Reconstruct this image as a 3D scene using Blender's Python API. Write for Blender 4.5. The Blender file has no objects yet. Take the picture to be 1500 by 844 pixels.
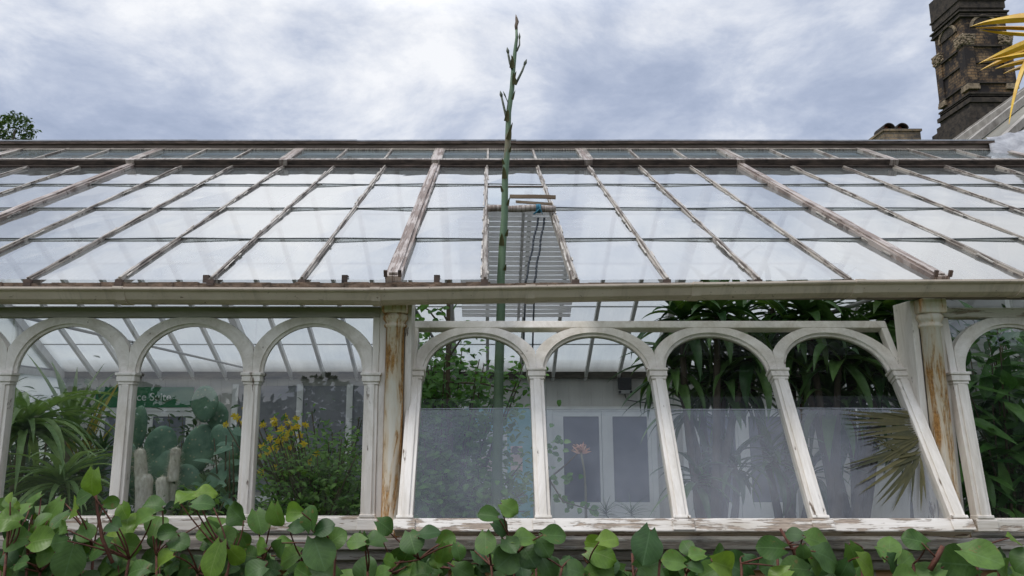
import bpy, math, random
from mathutils import Vector, Matrix, noise
R = math.radians
rnd = random.Random(7)
sc = bpy.context.scene
COL = sc.collection
EH = 1.62            # eye height
F = 1085.0           # focal length in pixels of the 1500 px wide photograph
TH = R(10.4)
CT, ST = math.cos(TH), math.sin(TH)
U0 = 717.0

def P(u, v, Y):
    """the point of the place that was measured at pixel (u, v), at distance Y in front of the camera"""
    a = (422.0 - v) / F
    k = Y / (CT - a * ST)
    return Vector(((u - U0) / F * k, Y, EH + (ST + a * CT) * k))

def ppm(Y, Z=0.0):
    return F / (Y * CT + Z * ST)

# ------------------------------------------------------------------ mesh builder
class MB:
    def __init__(s):
        s.v = []; s.f = []; s.uv = []; s.mi = []; s.sm = []
    def face(s, idx, uv=None, m=0, smooth=False):
        s.f.append(tuple(idx)); s.uv.append(uv); s.mi.append(m); s.sm.append(smooth)
    def box(s, a, b, m=0, mat=None):
        x0, y0, z0 = a; x1, y1, z1 = b
        n = len(s.v)
        pts = [(x0,y0,z0),(x1,y0,z0),(x1,y1,z0),(x0,y1,z0),(x0,y0,z1),(x1,y0,z1),(x1,y1,z1),(x0,y1,z1)]
        s.v += [Vector(p) if mat is None else mat @ Vector(p) for p in pts]
        for q in ((0,3,2,1),(4,5,6,7),(0,1,5,4),(1,2,6,5),(2,3,7,6),(3,0,4,7)):
            s.face([n+i for i in q], None, m)
    def bar(s, p, q, w, h, up=(0,0,1), m=0, seg=1, jit=0.0):
        """box bar from p to q, width w, height h, optionally a little crooked"""
        p = Vector(p); q = Vector(q); d = (q-p).normalized()
        up = Vector(up); sd = d.cross(up).normalized(); up = sd.cross(d).normalized()
        rings = []
        for i in range(seg+1):
            c = p.lerp(q, i/seg)
            j = Vector((0,0,0)) if jit == 0 else sd*rnd.uniform(-jit,jit) + up*rnd.uniform(-jit,jit)
            n = len(s.v)
            for a, b in ((-1,-1),(1,-1),(1,1),(-1,1)):
                s.v.append(c + j + sd*a*w/2 + up*b*h/2)
            rings.append(n)
        for i in range(seg):
            a, b = rings[i], rings[i+1]
            for k in range(4):
                s.face((a+k, a+(k+1)%4, b+(k+1)%4, b+k), None, m)
        a = rings[0]; s.face((a+3,a+2,a+1,a), None, m)
        b = rings[-1]; s.face((b,b+1,b+2,b+3), None, m)
    def tube(s, pts, rad, n=8, m=0, caps=True, smooth=True):
        pts = [Vector(p) for p in pts]
        if not isinstance(rad, (list, tuple)): rad = [rad]*len(pts)
        prev = None; rings = []
        for i, p in enumerate(pts):
            d = (pts[min(i+1,len(pts)-1)] - pts[max(i-1,0)]).normalized()
            if prev is None:
                a = Vector((0,0,1)) if abs(d.z) < .9 else Vector((1,0,0))
                x = d.cross(a).normalized()
            else:
                x = (prev - d*prev.dot(d)).normalized()
            prev = x; y = d.cross(x)
            k = len(s.v); rings.append(k)
            for j in range(n):
                t = 2*math.pi*j/n
                s.v.append(p + (x*math.cos(t) + y*math.sin(t))*rad[i])
        for i in range(len(pts)-1):
            a, b = rings[i], rings[i+1]
            for j in range(n):
                s.face((a+j, a+(j+1)%n, b+(j+1)%n, b+j), [(j/n,i/len(pts)),((j+1)/n,i/len(pts)),((j+1)/n,(i+1)/len(pts)),(j/n,(i+1)/len(pts))], m, smooth)
        if caps:
            s.face([rings[0]+j for j in range(n)][::-1], None, m)
            s.face([rings[-1]+j for j in range(n)], None, m)
    def lathe(s, c, prof, n=20, m=0, smooth=True):
        c = Vector(c)
        s.tube([c + Vector((0,0,z)) for r, z in prof], [max(r,1e-4) for r, z in prof], n, m, True, smooth)
    def extrude_x(s, prof, x0, x1, m=0, dz0=0.0, dz1=0.0, closed=True):
        n = len(s.v); k = len(prof)
        for y, z in prof: s.v.append(Vector((x0,y,z+dz0)))
        for y, z in prof: s.v.append(Vector((x1,y,z+dz1)))
        for i in range(k if closed else k-1):
            j = (i+1) % k
            s.face((n+i, n+j, n+k+j, n+k+i), None, m)
        if closed:
            s.face([n+i for i in range(k)][::-1], None, m); s.face([n+k+i for i in range(k)], None, m)
    def leaf(s, p, d, up, L, W, shape='ovate', droop=0.6, fold=0.15, n=6, m=0, wav=0.0, teeth=0.0):
        """one blade: starts at p, heads along d, its face turned to up; bends down by droop over its length"""
        d = Vector(d).normalized(); up = Vector(up)
        sd = d.cross(up)
        if sd.length < 1e-4: sd = d.cross(Vector((1,.1,.2)))
        sd.normalize()
        c = Vector(p); step = L/n; rows = []
        cols = (-1,-.5,0,.5,1) if W > .03 else (-1,0,1)
        for i in range(n+1):
            t = i/n
            if shape == 'ovate':   w = math.sin(math.pi*min(1,t**.72))**.75 if 0 < t < 1 else 0.0
            elif shape == 'round':
                w = (1-(2*t-1)**2)**.5 if t < .55 else (1-(2*t-1)**2)**.5*(1-.35*((t-.55)/.45)**2)
                if i == 0: w = .28
            elif shape == 'strap': w = min(1, .55+.9*t) * (1-t**2.6)**.9
            elif shape == 'lance': w = math.sin(math.pi*t**.6)**.9 if 0 < t < 1 else 0.0
            else:                  w = (1-t)**.8 * (.8+.4*t)      # taper
            w = max(w, .02)*W/2
            if teeth and i % 2: w *= 1+teeth
            nn = sd.cross(d)
            k = len(s.v)
            for cx in cols:
                lift = abs(cx)*fold*w*2 + (wav*W*math.sin(t*9+cx*2.1) * abs(cx) if wav else 0)
                back = -0.16*L*abs(cx)**2 if (shape == 'round' and i == 0) else 0
                s.v.append(c + sd*cx*w + nn*lift + d*back)
            rows.append(k)
            bend = droop/n
            q = Matrix.Rotation(-bend, 3, sd)
            d = (q @ d).normalized()
            c = c + d*step
        nc = len(cols)
        for i in range(n):
            for j in range(nc-1):
                a = rows[i]+j; b = rows[i+1]+j
                u0 = (cols[j]+1)/2; u1 = (cols[j+1]+1)/2
                s.face((a, a+1, b+1, b), [(u0,i/n),(u1,i/n),(u1,(i+1)/n),(u0,(i+1)/n)], m, True)
    def build(s, name, mats, parent=None, matrix=None, bevel=0.0):
        if not isinstance(mats, (list, tuple)): mats = [mats]
        me = bpy.data.meshes.new(name)
        me.from_pydata([tuple(v) for v in s.v], [], s.f)
        for mt in mats: me.materials.append(mt)
        me.polygons.foreach_set('material_index', s.mi)
        me.polygons.foreach_set('use_smooth', s.sm)
        if any(u is not None for u in s.uv):
            uvl = me.uv_layers.new(name='UVMap'); dat = []
            for f, u in zip(s.f, s.uv):
                for i in range(len(f)): dat += list(u[i]) if u else [0.5, 0.5]
            uvl.data.foreach_set('uv', dat)
        me.update()
        o = bpy.data.objects.new(name, me); COL.objects.link(o)
        if parent is not None: o.parent = parent
        if matrix is not None: o.matrix_local = matrix
        if bevel:
            b = o.modifiers.new('Bevel', 'BEVEL'); b.width = bevel; b.segments = 2; b.limit_method = 'ANGLE'
        return o
    def off(s, loc):
        """move all vertices so that loc becomes the origin"""
        l = Vector(loc); s.v = [Vector(v)-l for v in s.v]; return s

def tag(o, label=None, cat=None, group=None, kind=None):
    if label: o['label'] = label
    if cat: o['category'] = cat
    if group: o['group'] = group
    if kind: o['kind'] = kind
    return o

def thing(name, label, cat, loc=(0,0,0), group=None):
    o = bpy.data.objects.new(name, None); COL.objects.link(o)
    o.location = loc; o.empty_display_size = .1
    return tag(o, label, cat, group)

# ------------------------------------------------------------------ materials
def mat(name):
    m = bpy.data.materials.new(name); m.use_nodes = True
    nt = m.node_tree; nt.nodes.clear()
    return m, nt, nt.nodes, nt.links

def N(nt, t, **kw):
    n = nt.nodes.new(t)
    for k, v in kw.items():
        if k in n.inputs.keys(): n.inputs[k].default_value = v
        else: setattr(n, k, v)
    return n

def ramp(nt, fac, stops):
    r = nt.nodes.new('ShaderNodeValToRGB')
    e = r.color_ramp.elements
    while len(e) > len(stops): e.remove(e[-1])
    while len(e) < len(stops): e.new(0.5)
    for i, (p, c) in enumerate(stops):
        e[i].position = p; e[i].color = (c[0], c[1], c[2], 1) if isinstance(c, (tuple, list)) else (c, c, c, 1)
    nt.links.new(fac, r.inputs[0]); return r.outputs[0]

def coords(nt, scale=(1,1,1), kind='Object', loc=(0,0,0)):
    tc = nt.nodes.new('ShaderNodeTexCoord'); mp = nt.nodes.new('ShaderNodeMapping')
    mp.inputs['Scale'].default_value = scale; mp.inputs['Location'].default_value = loc
    nt.links.new(tc.outputs[kind], mp.inputs[0]); return mp.outputs[0]

def noise_n(nt, vec, scale, detail=4, rough=.6, dist=0.0):
    n = nt.nodes.new('ShaderNodeTexNoise'); n.inputs['Scale'].default_value = scale
    n.inputs['Detail'].default_value = detail; n.inputs['Roughness'].default_value = rough
    n.inputs['Distortion'].default_value = dist
    nt.links.new(vec, n.inputs['Vector']); return n.outputs['Fac']

def mixc(nt, fac, a, b, blend='MIX'):
    m = nt.nodes.new('ShaderNodeMix'); m.data_type = 'RGBA'; m.blend_type = blend
    for sock, v in ((m.inputs[0], fac), (m.inputs[6], a), (m.inputs[7], b)):
        if hasattr(v, 'node'): nt.links.new(v, sock)
        elif isinstance(v, (tuple, list)): sock.default_value = (v[0], v[1], v[2], 1)
        else: sock.default_value = v
    return m.outputs[2]

def mth(nt, op, a, b=0.0, clamp=False):
    m = nt.nodes.new('ShaderNodeMath'); m.operation = op; m.use_clamp = clamp
    for i, v in enumerate((a, b)):
        if hasattr(v, 'node'): nt.links.new(v, m.inputs[i])
        else: m.inputs[i].default_value = v
    return m.outputs[0]

def bump(nt, h, strength=.3, dist=.01):
    b = nt.nodes.new('ShaderNodeBump'); b.inputs['Strength'].default_value = strength
    b.inputs['Distance'].default_value = dist
    nt.links.new(h, b.inputs['Height']); return b.outputs[0]

def finish(nt, col, rough=.6, nrm=None, metal=0.0, spec=.4):
    p = nt.nodes.new('ShaderNodeBsdfPrincipled')
    for sock, v in ((p.inputs['Base Color'], col), (p.inputs['Roughness'], rough)):
        if hasattr(v, 'node'): nt.links.new(v, sock)
        elif isinstance(v, (tuple, list)): sock.default_value = (v[0], v[1], v[2], 1)
        else: sock.default_value = v
    p.inputs['Metallic'].default_value = metal
    p.inputs['Specular IOR Level'].default_value = spec
    if nrm is not None: nt.links.new(nrm, p.inputs['Normal'])
    o = nt.nodes.new('ShaderNodeOutputMaterial'); nt.links.new(p.outputs[0], o.inputs[0]); return p

def paint(name, white=(.82,.765,.70), wood=(.20,.15,.11), wear=.36, grain=(1,1,1), dirt=.5, scale=1.0):
    """old flaking paint over grey-brown timber"""
    m, nt, nd, lk = mat(name)
    v = coords(nt, grain); v0 = coords(nt)
    n1 = noise_n(nt, v, 26*scale, 6, .7, .4); n2 = noise_n(nt, v0, 5, 4, .6); n3 = noise_n(nt, v, 90*scale, 3, .6)
    s = mth(nt, 'ADD', mth(nt, 'MULTIPLY', n1, .65), mth(nt, 'MULTIPLY', n2, .35))
    chips = ramp(nt, s, [(wear-.012, 1.0), (wear+.012, 0.0)])
    d = ramp(nt, noise_n(nt, v, 9, 5, .75, .6), [(.38, (1,1,1)), (.72, (.66,.63,.57))])
    w = mixc(nt, dirt, white, mixc(nt, 1.0, white, d, 'MULTIPLY'))
    g = ramp(nt, n3, [(.3, tuple(c*.55 for c in wood)), (.7, tuple(min(1,c*1.5) for c in wood))])
    col = mixc(nt, chips, w, g)
    h = mth(nt, 'SUBTRACT', mth(nt, 'MULTIPLY', n3, .35), chips)
    finish(nt, col, mth(nt, 'ADD', mth(nt, 'MULTIPLY', chips, .3), .45), bump(nt, h, .55, .004))
    return m

def simple(name, c0, c1, scale=12, rough=.7, bmp=.3, grain=(1,1,1), metal=0.0, dist=.01, detail=5, kind='Object', spec=.4):
    m, nt, nd, lk = mat(name)
    v = coords(nt, grain, kind)
    n = noise_n(nt, v, scale, detail, .65, .2)
    finish(nt, ramp(nt, n, [(.3, c0), (.72, c1)]), rough, bump(nt, n, bmp, dist), metal, spec)
    return m

def leafmat(name, c0, c1, vein=(.14,.24,.08), veins=False, gloss=.38, trans=.28, spots=0.0, edge=None):
    m, nt, nd, lk = mat(name)
    geo = nd.new('ShaderNodeNewGeometry')
    base = ramp(nt, geo.outputs['Random Per Island'], [(0.0, c0), (1.0, c1)])
    nz = noise_n(nt, coords(nt), 30, 4, .6)
    base = mixc(nt, .55, base, ramp(nt, nz, [(.3, (.5,.5,.5)), (.7, (1.25,1.2,1.1))]), 'MULTIPLY')
    uv = nd.new('ShaderNodeTexCoord'); sp = nd.new('ShaderNodeSeparateXYZ'); lk.new(uv.outputs['UV'], sp.inputs[0])
    au = mth(nt, 'ABSOLUTE', mth(nt, 'SUBTRACT', sp.outputs[0], .5))
    nrm = None
    if veins:
        mid = mth(nt, 'LESS_THAN', au, .022)
        ph = mth(nt, 'SUBTRACT', mth(nt, 'MULTIPLY', sp.outputs[1], 7.5), mth(nt, 'MULTIPLY', au, 5.0))
        fr = mth(nt, 'ABSOLUTE', mth(nt, 'SUBTRACT', mth(nt, 'FRACT', ph), .5))
        lat = mth(nt, 'LESS_THAN', fr, .055)
        vm = mth(nt, 'MAXIMUM', mid, mth(nt, 'MULTIPLY', lat, .55))
        base = mixc(nt, mth(nt, 'MULTIPLY', vm, .35), base, vein)
        nrm = bump(nt, mth(nt, 'SUBTRACT', mth(nt, 'MULTIPLY', fr, .5), vm), .16, .005)
    elif edge is not None:
        base = mixc(nt, mth(nt, 'GREATER_THAN', au, .36), base, edge)
    if spots:
        base = mixc(nt, ramp(nt, noise_n(nt, coords(nt), 42, 4), [(.63,0.0),(.67,spots*2)]), base, (.17,.11,.035))
    p = finish(nt, base, gloss, nrm, 0, .3)
    out = [n for n in nd if n.type == 'OUTPUT_MATERIAL'][0]
    tr = nd.new('ShaderNodeBsdfTranslucent'); lk.new(mixc(nt, 1.0, base, (1.5,1.6,.7), 'MULTIPLY'), tr.inputs[0])
    mx = nd.new('ShaderNodeMixShader'); mx.inputs[0].default_value = trans
    lk.new(p.outputs[0], mx.inputs[1]); lk.new(tr.outputs[0], mx.inputs[2]); lk.new(mx.outputs[0], out.inputs[0])
    return m

def glass(name, dust=.05, dustvar=.05, ior=1.55, tint=(.95,.97,.96), wob=.02, dustcol=(.72,.74,.74), trans=.5, gscale=3.0, rough=0.0, streak=(1,1,1), specks=0.0, island=0.0):
    """thin pane: see-through, mirror reflection by Fresnel, a film of dust or old shading wash that can also paint in reflected sky"""
    m, nt, nd, lk = mat(name)
    v = coords(nt, streak)
    tp = N(nt, 'ShaderNodeBsdfTransparent'); tp.inputs[0].default_value = (*tint, 1)
    df = N(nt, 'ShaderNodeBsdfDiffuse'); df.inputs[0].default_value = (*dustcol, 1)
    tl = N(nt, 'ShaderNodeBsdfTranslucent'); tl.inputs[0].default_value = (*dustcol, 1)
    dm = N(nt, 'ShaderNodeMixShader'); dm.inputs[0].default_value = trans
    lk.new(df.outputs[0], dm.inputs[1]); lk.new(tl.outputs[0], dm.inputs[2])
    dn = noise_n(nt, v, gscale, 5, .7, .3)
    geo = nd.new('ShaderNodeNewGeometry')
    fac = mth(nt, 'ADD', dust, mth(nt, 'MULTIPLY', mth(nt, 'SUBTRACT', dn, .5), dustvar*2))
    if island:
        fac = mth(nt, 'ADD', fac, mth(nt, 'MULTIPLY', mth(nt, 'SUBTRACT', geo.outputs['Random Per Island'], .5), island))
    if specks:
        sp = ramp(nt, noise_n(nt, coords(nt), 60, 2), [(.68, 0.0), (.74, specks)])
        fac = mth(nt, 'ADD', fac, sp)
    fac = mth(nt, 'MAXIMUM', mth(nt, 'MINIMUM', fac, .97), 0.0)
    a = N(nt, 'ShaderNodeMixShader'); lk.new(fac, a.inputs[0]); lk.new(tp.outputs[0], a.inputs[1]); lk.new(dm.outputs[0], a.inputs[2])
    gl = N(nt, 'ShaderNodeBsdfGlossy'); gl.inputs['Roughness'].default_value = rough
    fr = N(nt, 'ShaderNodeFresnel'); fr.inputs[0].default_value = ior
    if wob:
        b = bump(nt, noise_n(nt, coords(nt), 2.2, 2, .5), wob, .05)
        lk.new(b, gl.inputs['Normal'])
    b = N(nt, 'ShaderNodeMixShader'); 
    # a pane's back face shows the same Fresnel as its front
    lw = N(nt, 'ShaderNodeLayerWeight'); lw.inputs[0].default_value = .5
    cosi = mth(nt, 'SUBTRACT', 1.0, lw.outputs['Facing'])
    f0 = ((ior-1)/(ior+1))**2
    sch = mth(nt, 'ADD', f0, mth(nt, 'MULTIPLY', 1-f0, mth(nt, 'POWER', lw.outputs['Facing'], 5.0)))
    refl = mth(nt, 'DIVIDE', mth(nt, 'MULTIPLY', sch, 2.0), mth(nt, 'ADD', sch, 1.0))
    lk.new(refl, b.inputs[0]); lk.new(a.outputs[0], b.inputs[1]); lk.new(gl.outputs[0], b.inputs[2])
    nd.remove(fr)
    o = N(nt, 'ShaderNodeOutputMaterial'); lk.new(b.outputs[0], o.inputs[0])
    return m

def rustmat(name):
    m, nt, nd, lk = mat(name)
    v = coords(nt, (1,1,.16)); v0 = coords(nt)
    n1 = noise_n(nt, v, 16, 6, .7, .5); n2 = noise_n(nt, v0, 70, 4, .7); n3 = noise_n(nt, v0, 3.2, 2, .5)
    k = mth(nt, 'ADD', mth(nt, 'MULTIPLY', n1, .75), mth(nt, 'MULTIPLY', n3, .28))
    rust = ramp(nt, n2, [(.3, (.20,.09,.03)), (.55, (.47,.24,.075)), (.8, (.62,.40,.18))])
    stain = ramp(nt, k, [(.42, (.76,.70,.60)), (.53, (.68,.54,.37))])
    mask = ramp(nt, k, [(.508, 0.0), (.56, 1.0)])
    col = mixc(nt, mask, stain, rust)
    h = mth(nt, 'ADD', mth(nt, 'MULTIPLY', mask, -.6), mth(nt, 'MULTIPLY', n2, .5))
    finish(nt, col, .65, bump(nt, h, .6, .005)); return m

def brickmat(name, c1, c2, mortar, scale=1.0, bw=.22, bh=.075, soot=None, ax='xz', sootpos=.5):
    m, nt, nd, lk = mat(name)
    tc = nd.new('ShaderNodeTexCoord'); sp = nd.new('ShaderNodeSeparateXYZ'); lk.new(tc.outputs['Object'], sp.inputs[0])
    cb = nd.new('ShaderNodeCombineXYZ')
    lk.new(mth(nt, 'ADD', sp.outputs[0], sp.outputs[1]), cb.inputs[0]); lk.new(sp.outputs[2], cb.inputs[1])
    br = nd.new('ShaderNodeTexBrick'); lk.new(cb.outputs[0], br.inputs[0])
    br.inputs['Scale'].default_value = scale; br.inputs['Brick Width'].default_value = bw; br.inputs['Row Height'].default_value = bh
    br.inputs['Mortar Size'].default_value = bh*.13
    br.inputs['Color1'].default_value = (*c1,1); br.inputs['Color2'].default_value = (*c2,1); br.inputs['Mortar'].default_value = (*mortar,1)
    col = br.outputs[0]
    nz = noise_n(nt, tc.outputs['Object'], 2.5, 6, .7)
    col = mixc(nt, .6, col, ramp(nt, nz, [(.3,(.5,.5,.5)),(.7,(1.2,1.2,1.2))]), 'MULTIPLY')
    if soot: col = mixc(nt, ramp(nt, noise_n(nt, tc.outputs['Object'], .9, 7, .75), [(sootpos-.06,1.0),(sootpos+.10,0.0)]), col, soot)
    finish(nt, col, .9, bump(nt, br.outputs['Fac'], -.5, .01)); return m

M = {}
M['white'] = paint('white_flaking_paint', wear=.365, dirt=1.0)
M['white_h'] = paint('white_paint_rail', wear=.475, grain=(.16,1,1.8), dirt=1.0, wood=(.34,.27,.21))
M['white_v'] = paint('white_paint_post', wear=.395, grain=(1.3,1,.25), dirt=1.0)
M['top_rail'] = paint('greyed_paint', white=(.46,.43,.40), wear=.36, grain=(.25,1,1), dirt=.8)
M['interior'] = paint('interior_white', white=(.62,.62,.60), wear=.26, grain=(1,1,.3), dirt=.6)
M['bar'] = paint('weathered_glazing_bar', white=(.40,.36,.31), wood=(.15,.125,.105), wear=.49, grain=(3.2,.10,.10), dirt=.9, scale=1.3)
M['rafter'] = paint('weathered_rafter', white=(.42,.36,.32), wood=(.20,.155,.13), wear=.50, grain=(2.6,.09,.09), dirt=.9)
M['putty'] = simple('old_putty', (.30,.27,.23), (.62,.58,.52), 30, .9, .5)
M['ridge'] = simple('weathered_ridge_board', (.07,.055,.045), (.23,.18,.15), 20, .85, .5, (.15,1,1))
M['darkwood'] = simple('rotten_dark_timber', (.025,.02,.017), (.14,.10,.08), 26, .9, .7, (.3,1,1))
M['debris'] = simple('moss_and_rotten_board', (.045,.035,.025), (.24,.17,.12), 34, .95, .9, (.5,1,1), dist=.02)
def guttermat():
    m, nt, nd, lk = mat('stained_gutter_paint')
    n = noise_n(nt, coords(nt, (.5,1,1)), 6, 5, .65, .3); st = noise_n(nt, coords(nt, (1.6,.3,.3)), 5, 7, .75, .8); ch = noise_n(nt, coords(nt), 38, 5, .7)
    c = ramp(nt, n, [(.3, (.58,.475,.385)), (.7, (.76,.645,.54))])
    c = mixc(nt, ramp(nt, st, [(.52, 0.0), (.70, .5)]), c, (.27,.225,.175))
    c = mixc(nt, ramp(nt, ch, [(.64, 0.0), (.67, .9)]), c, (.20,.13,.08))
    finish(nt, c, .5, bump(nt, ch, .25, .004)); return m
M['gutter'] = guttermat()
M['lead'] = simple('grey_lead', (.25,.26,.28), (.45,.46,.48), 9, .45, .25, metal=.3)
M['lap'] = simple('dark_glass_edge', (.02,.025,.025), (.06,.07,.07), 20, .3, .1)
M['rust'] = rustmat('rusting_white_iron')
M['roofglass'] = glass('old_roof_glass', dust=.47, dustvar=.32, ior=2.2, wob=.06, trans=.72, gscale=2.0, rough=.03, streak=(1.6,.3,.3), island=.24, dustcol=(.78,.80,.78), tint=(.54,.57,.54), specks=.10)
M['ventglass'] = glass('vent_glass', dust=.46, dustvar=.3, ior=1.7, wob=.05, trans=.5, gscale=2.6, rough=.06, island=.35, tint=(.6,.72,.74), dustcol=(.62,.70,.70))
M['rearglass'] = glass('shaded_rear_glass', dust=.70, dustvar=.30, ior=1.45, wob=0, trans=.75, gscale=2.2, specks=.25, streak=(2.2,.35,.35), dustcol=(.56,.57,.55), tint=(.62,.66,.66))
M['clear'] = glass('window_glass', dust=.010, dustvar=.02, ior=1.58, wob=.03, gscale=4, specks=.05)
M['upper'] = glass('clean_sash_glass', dust=.006, dustvar=.01, ior=1.14, wob=.02, gscale=4, specks=.04)
M['dust_sky'] = glass('dust_sky_veil_glass', dust=.10, dustvar=.34, ior=1.46, wob=.02, gscale=1.5, specks=.10, dustcol=(.58,.61,.68), trans=.35)  # pale blotchy film: some dust, and the sky's reflection painted into it
M['soil'] = simple('dark_soil', (.02,.014,.01), (.09,.065,.045), 30, 1, 1, dist=.03)
M['grass'] = simple('lawn', (.03,.055,.015), (.07,.11,.03), 40, 1, .8, dist=.03)
M['floor'] = simple('glasshouse_floor', (.26,.25,.23), (.40,.385,.36), 6, .85, .2)
M['brick'] = brickmat('orange_brick', (.36,.19,.10), (.44,.25,.13), (.35,.31,.26), 1.0)
M['tower'] = brickmat('sooty_brick', (.22,.13,.065), (.34,.215,.11), (.08,.06,.042), 1.0, .42, .16, soot=(.022,.017,.016), sootpos=.515)
M['tower_dark'] = simple('soot_black_stone', (.012,.011,.011), (.085,.065,.048), 3.5, .95, .5, dist=.05)
M['tower_pale'] = simple('pale_carved_stone', (.06,.045,.032), (.42,.32,.21), 4.5, .9, .9, dist=.08)
M['palemetal'] = simple('pale_sheet_metal', (.36,.335,.28), (.58,.55,.48), 2.2, .45, .08, (1,1,.3))
M['ribm'] = simple('dirty_roof_rib', (.16,.14,.12), (.46,.43,.38), 8, .8, .4, (1,1,.5))
M['yellow'] = simple('yellow_painted_metal', (.50,.26,.01), (.80,.52,.03), 9, .4, .1)
M['plank'] = simple('grey_board_wall', (.50,.485,.455), (.64,.62,.58), 5, .7, .1, (1,1,.2))
M['doorwhite'] = simple('white_door_paint', (.74,.74,.73), (.84,.84,.82), 4, .5, .05)
M['doorglass'] = simple('dark_door_glass', (.13,.14,.18), (.18,.19,.23), 2, .15, 0, spec=.6)
M['doorglass2'] = simple('lilac_grey_glass', (.20,.20,.23), (.28,.28,.31), 2, .2, 0, spec=.6)
M['beam'] = simple('dark_wall_beam', (.03,.027,.022), (.10,.09,.07), 18, .9, .6, (.3,1,1))
M['green_sign'] = simple('green_sign_board', (.015,.13,.05), (.02,.16,.065), 3, .4, 0)
M['letter'] = simple('pale_lettering', (.62,.68,.62), (.7,.75,.7), 3, .6, 0)
M['black'] = simple('black_plastic', (.012,.012,.014), (.03,.03,.034), 10, .4, 0)
M['grey'] = simple('grey_plastic', (.25,.25,.25), (.33,.33,.32), 10, .5, 0)
M['turq'] = simple('turquoise_board', (.16,.42,.46), (.22,.50,.54), 3, .5, 0)
M['pinkp'] = simple('pink_print', (.55,.40,.40), (.70,.58,.56), 9, .6, 0)
M['whitep'] = simple('white_print', (.62,.66,.66), (.76,.78,.77), 9, .6, 0)
M['inkp'] = simple('dark_print', (.10,.10,.12), (.2,.18,.2), 9, .6, 0)
M['twine'] = simple('blue_twine', (.02,.10,.16), (.05,.20,.28), 60, .8, .6)
M['cord'] = simple('dark_cord', (.025,.03,.04), (.08,.09,.10), 60, .8, .4)
M['stalk'] = None
M['kiwi'] = leafmat('creeper_leaf_green', (.038,.095,.018), (.105,.195,.034), (.14,.24,.08), True, .48, .22, spots=.3)
M['kiwi_y'] = leafmat('creeper_leaf_young', (.10,.20,.025), (.17,.27,.04), (.24,.32,.10), True, .34, .35)
M['kiwi_d'] = leafmat('creeper_leaf_old', (.026,.070,.016), (.060,.120,.028), (.09,.16,.07), True, .48, .15)
M['redstem'] = simple('red_brown_stem', (.06,.02,.014), (.16,.06,.035), 40, .7, .4)
M['brownstem'] = simple('brown_stem', (.06,.045,.03), (.15,.11,.07), 30, .85, .5)
M['aloe'] = leafmat('aloe_leaf', (.17,.28,.11), (.29,.41,.17), gloss=.4, trans=.25)
M['aloe_y'] = leafmat('yellowed_leaf', (.34,.28,.05), (.45,.36,.08), gloss=.5, trans=.2, edge=(.16,.17,.05))
def padmat():
    m, nt, nd, lk = mat('cactus_pad_skin')
    v = coords(nt); n = noise_n(nt, v, 9, 5, .65)
    vo = nd.new('ShaderNodeTexVoronoi'); vo.inputs['Scale'].default_value = 30; lk.new(v, vo.inputs['Vector'])
    dots = mth(nt, 'LESS_THAN', vo.outputs['Distance'], .17)
    c = ramp(nt, n, [(.3, (.06,.14,.09)), (.7, (.19,.32,.22))])
    finish(nt, mixc(nt, mth(nt, 'MULTIPLY', dots, .7), c, (.45,.42,.28)), .5, bump(nt, mth(nt, 'ADD', n, dots), .3, .006)); return m
M['pear'] = padmat()
M['fuzz'] = simple('silver_wool', (.52,.47,.38), (.86,.82,.73), 60, 1, .8, (1,1,.4), dist=.006)
M['shrub'] = leafmat('shrub_leaf', (.06,.16,.03), (.17,.31,.06), trans=.3)
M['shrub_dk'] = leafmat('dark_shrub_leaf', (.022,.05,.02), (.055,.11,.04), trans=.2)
M['vine'] = leafmat('climber_leaf', (.06,.17,.035), (.16,.33,.065), trans=.3)
M['strap'] = leafmat('strap_leaf', (.03,.085,.03), (.12,.22,.065), gloss=.33, trans=.15)
M['strap_l'] = leafmat('strap_leaf_bright', (.07,.14,.03), (.11,.19,.05), gloss=.33, trans=.3)
M['fig'] = leafmat('fig_leaf', (.03,.11,.025), (.12,.25,.06), (.12,.20,.08), True, .28, .2)
M['frond'] = leafmat('dry_frond', (.03,.034,.010), (.10,.088,.03), gloss=.5, trans=.1)
M['flower_y'] = leafmat('yellow_petal', (.70,.50,.03), (.82,.66,.08), gloss=.6, trans=.3)
M['flower_p'] = leafmat('pink_petal', (.62,.30,.28), (.72,.48,.44), gloss=.6, trans=.3)
M['tree'] = leafmat('tree_leaf', (.03,.06,.016), (.075,.125,.03), trans=.2)
M['bark'] = simple('bark', (.05,.04,.03), (.14,.11,.085), 20, .9, .7, (1,1,.3))
M['slat'] = simple('grey_lath', (.50,.49,.48), (.66,.65,.64), 9, .8, .2, (.2,1,1))
def translucent(m, col, f):
    nt = m.node_tree; o = [n for n in nt.nodes if n.type == 'OUTPUT_MATERIAL'][0]; p = [n for n in nt.nodes if n.type == 'BSDF_PRINCIPLED'][0]
    t = nt.nodes.new('ShaderNodeBsdfTranslucent'); t.inputs[0].default_value = (*col,1); x = nt.nodes.new('ShaderNodeMixShader'); x.inputs[0].default_value = f
    nt.links.new(p.outputs[0], x.inputs[1]); nt.links.new(t.outputs[0], x.inputs[2]); nt.links.new(x.outputs[0], o.inputs[0])
translucent(M['slat'], (.80,.79,.78), .70)
M['terracotta'] = simple('terracotta', (.22,.075,.045), (.34,.13,.07), 12, .8, .2)

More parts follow.
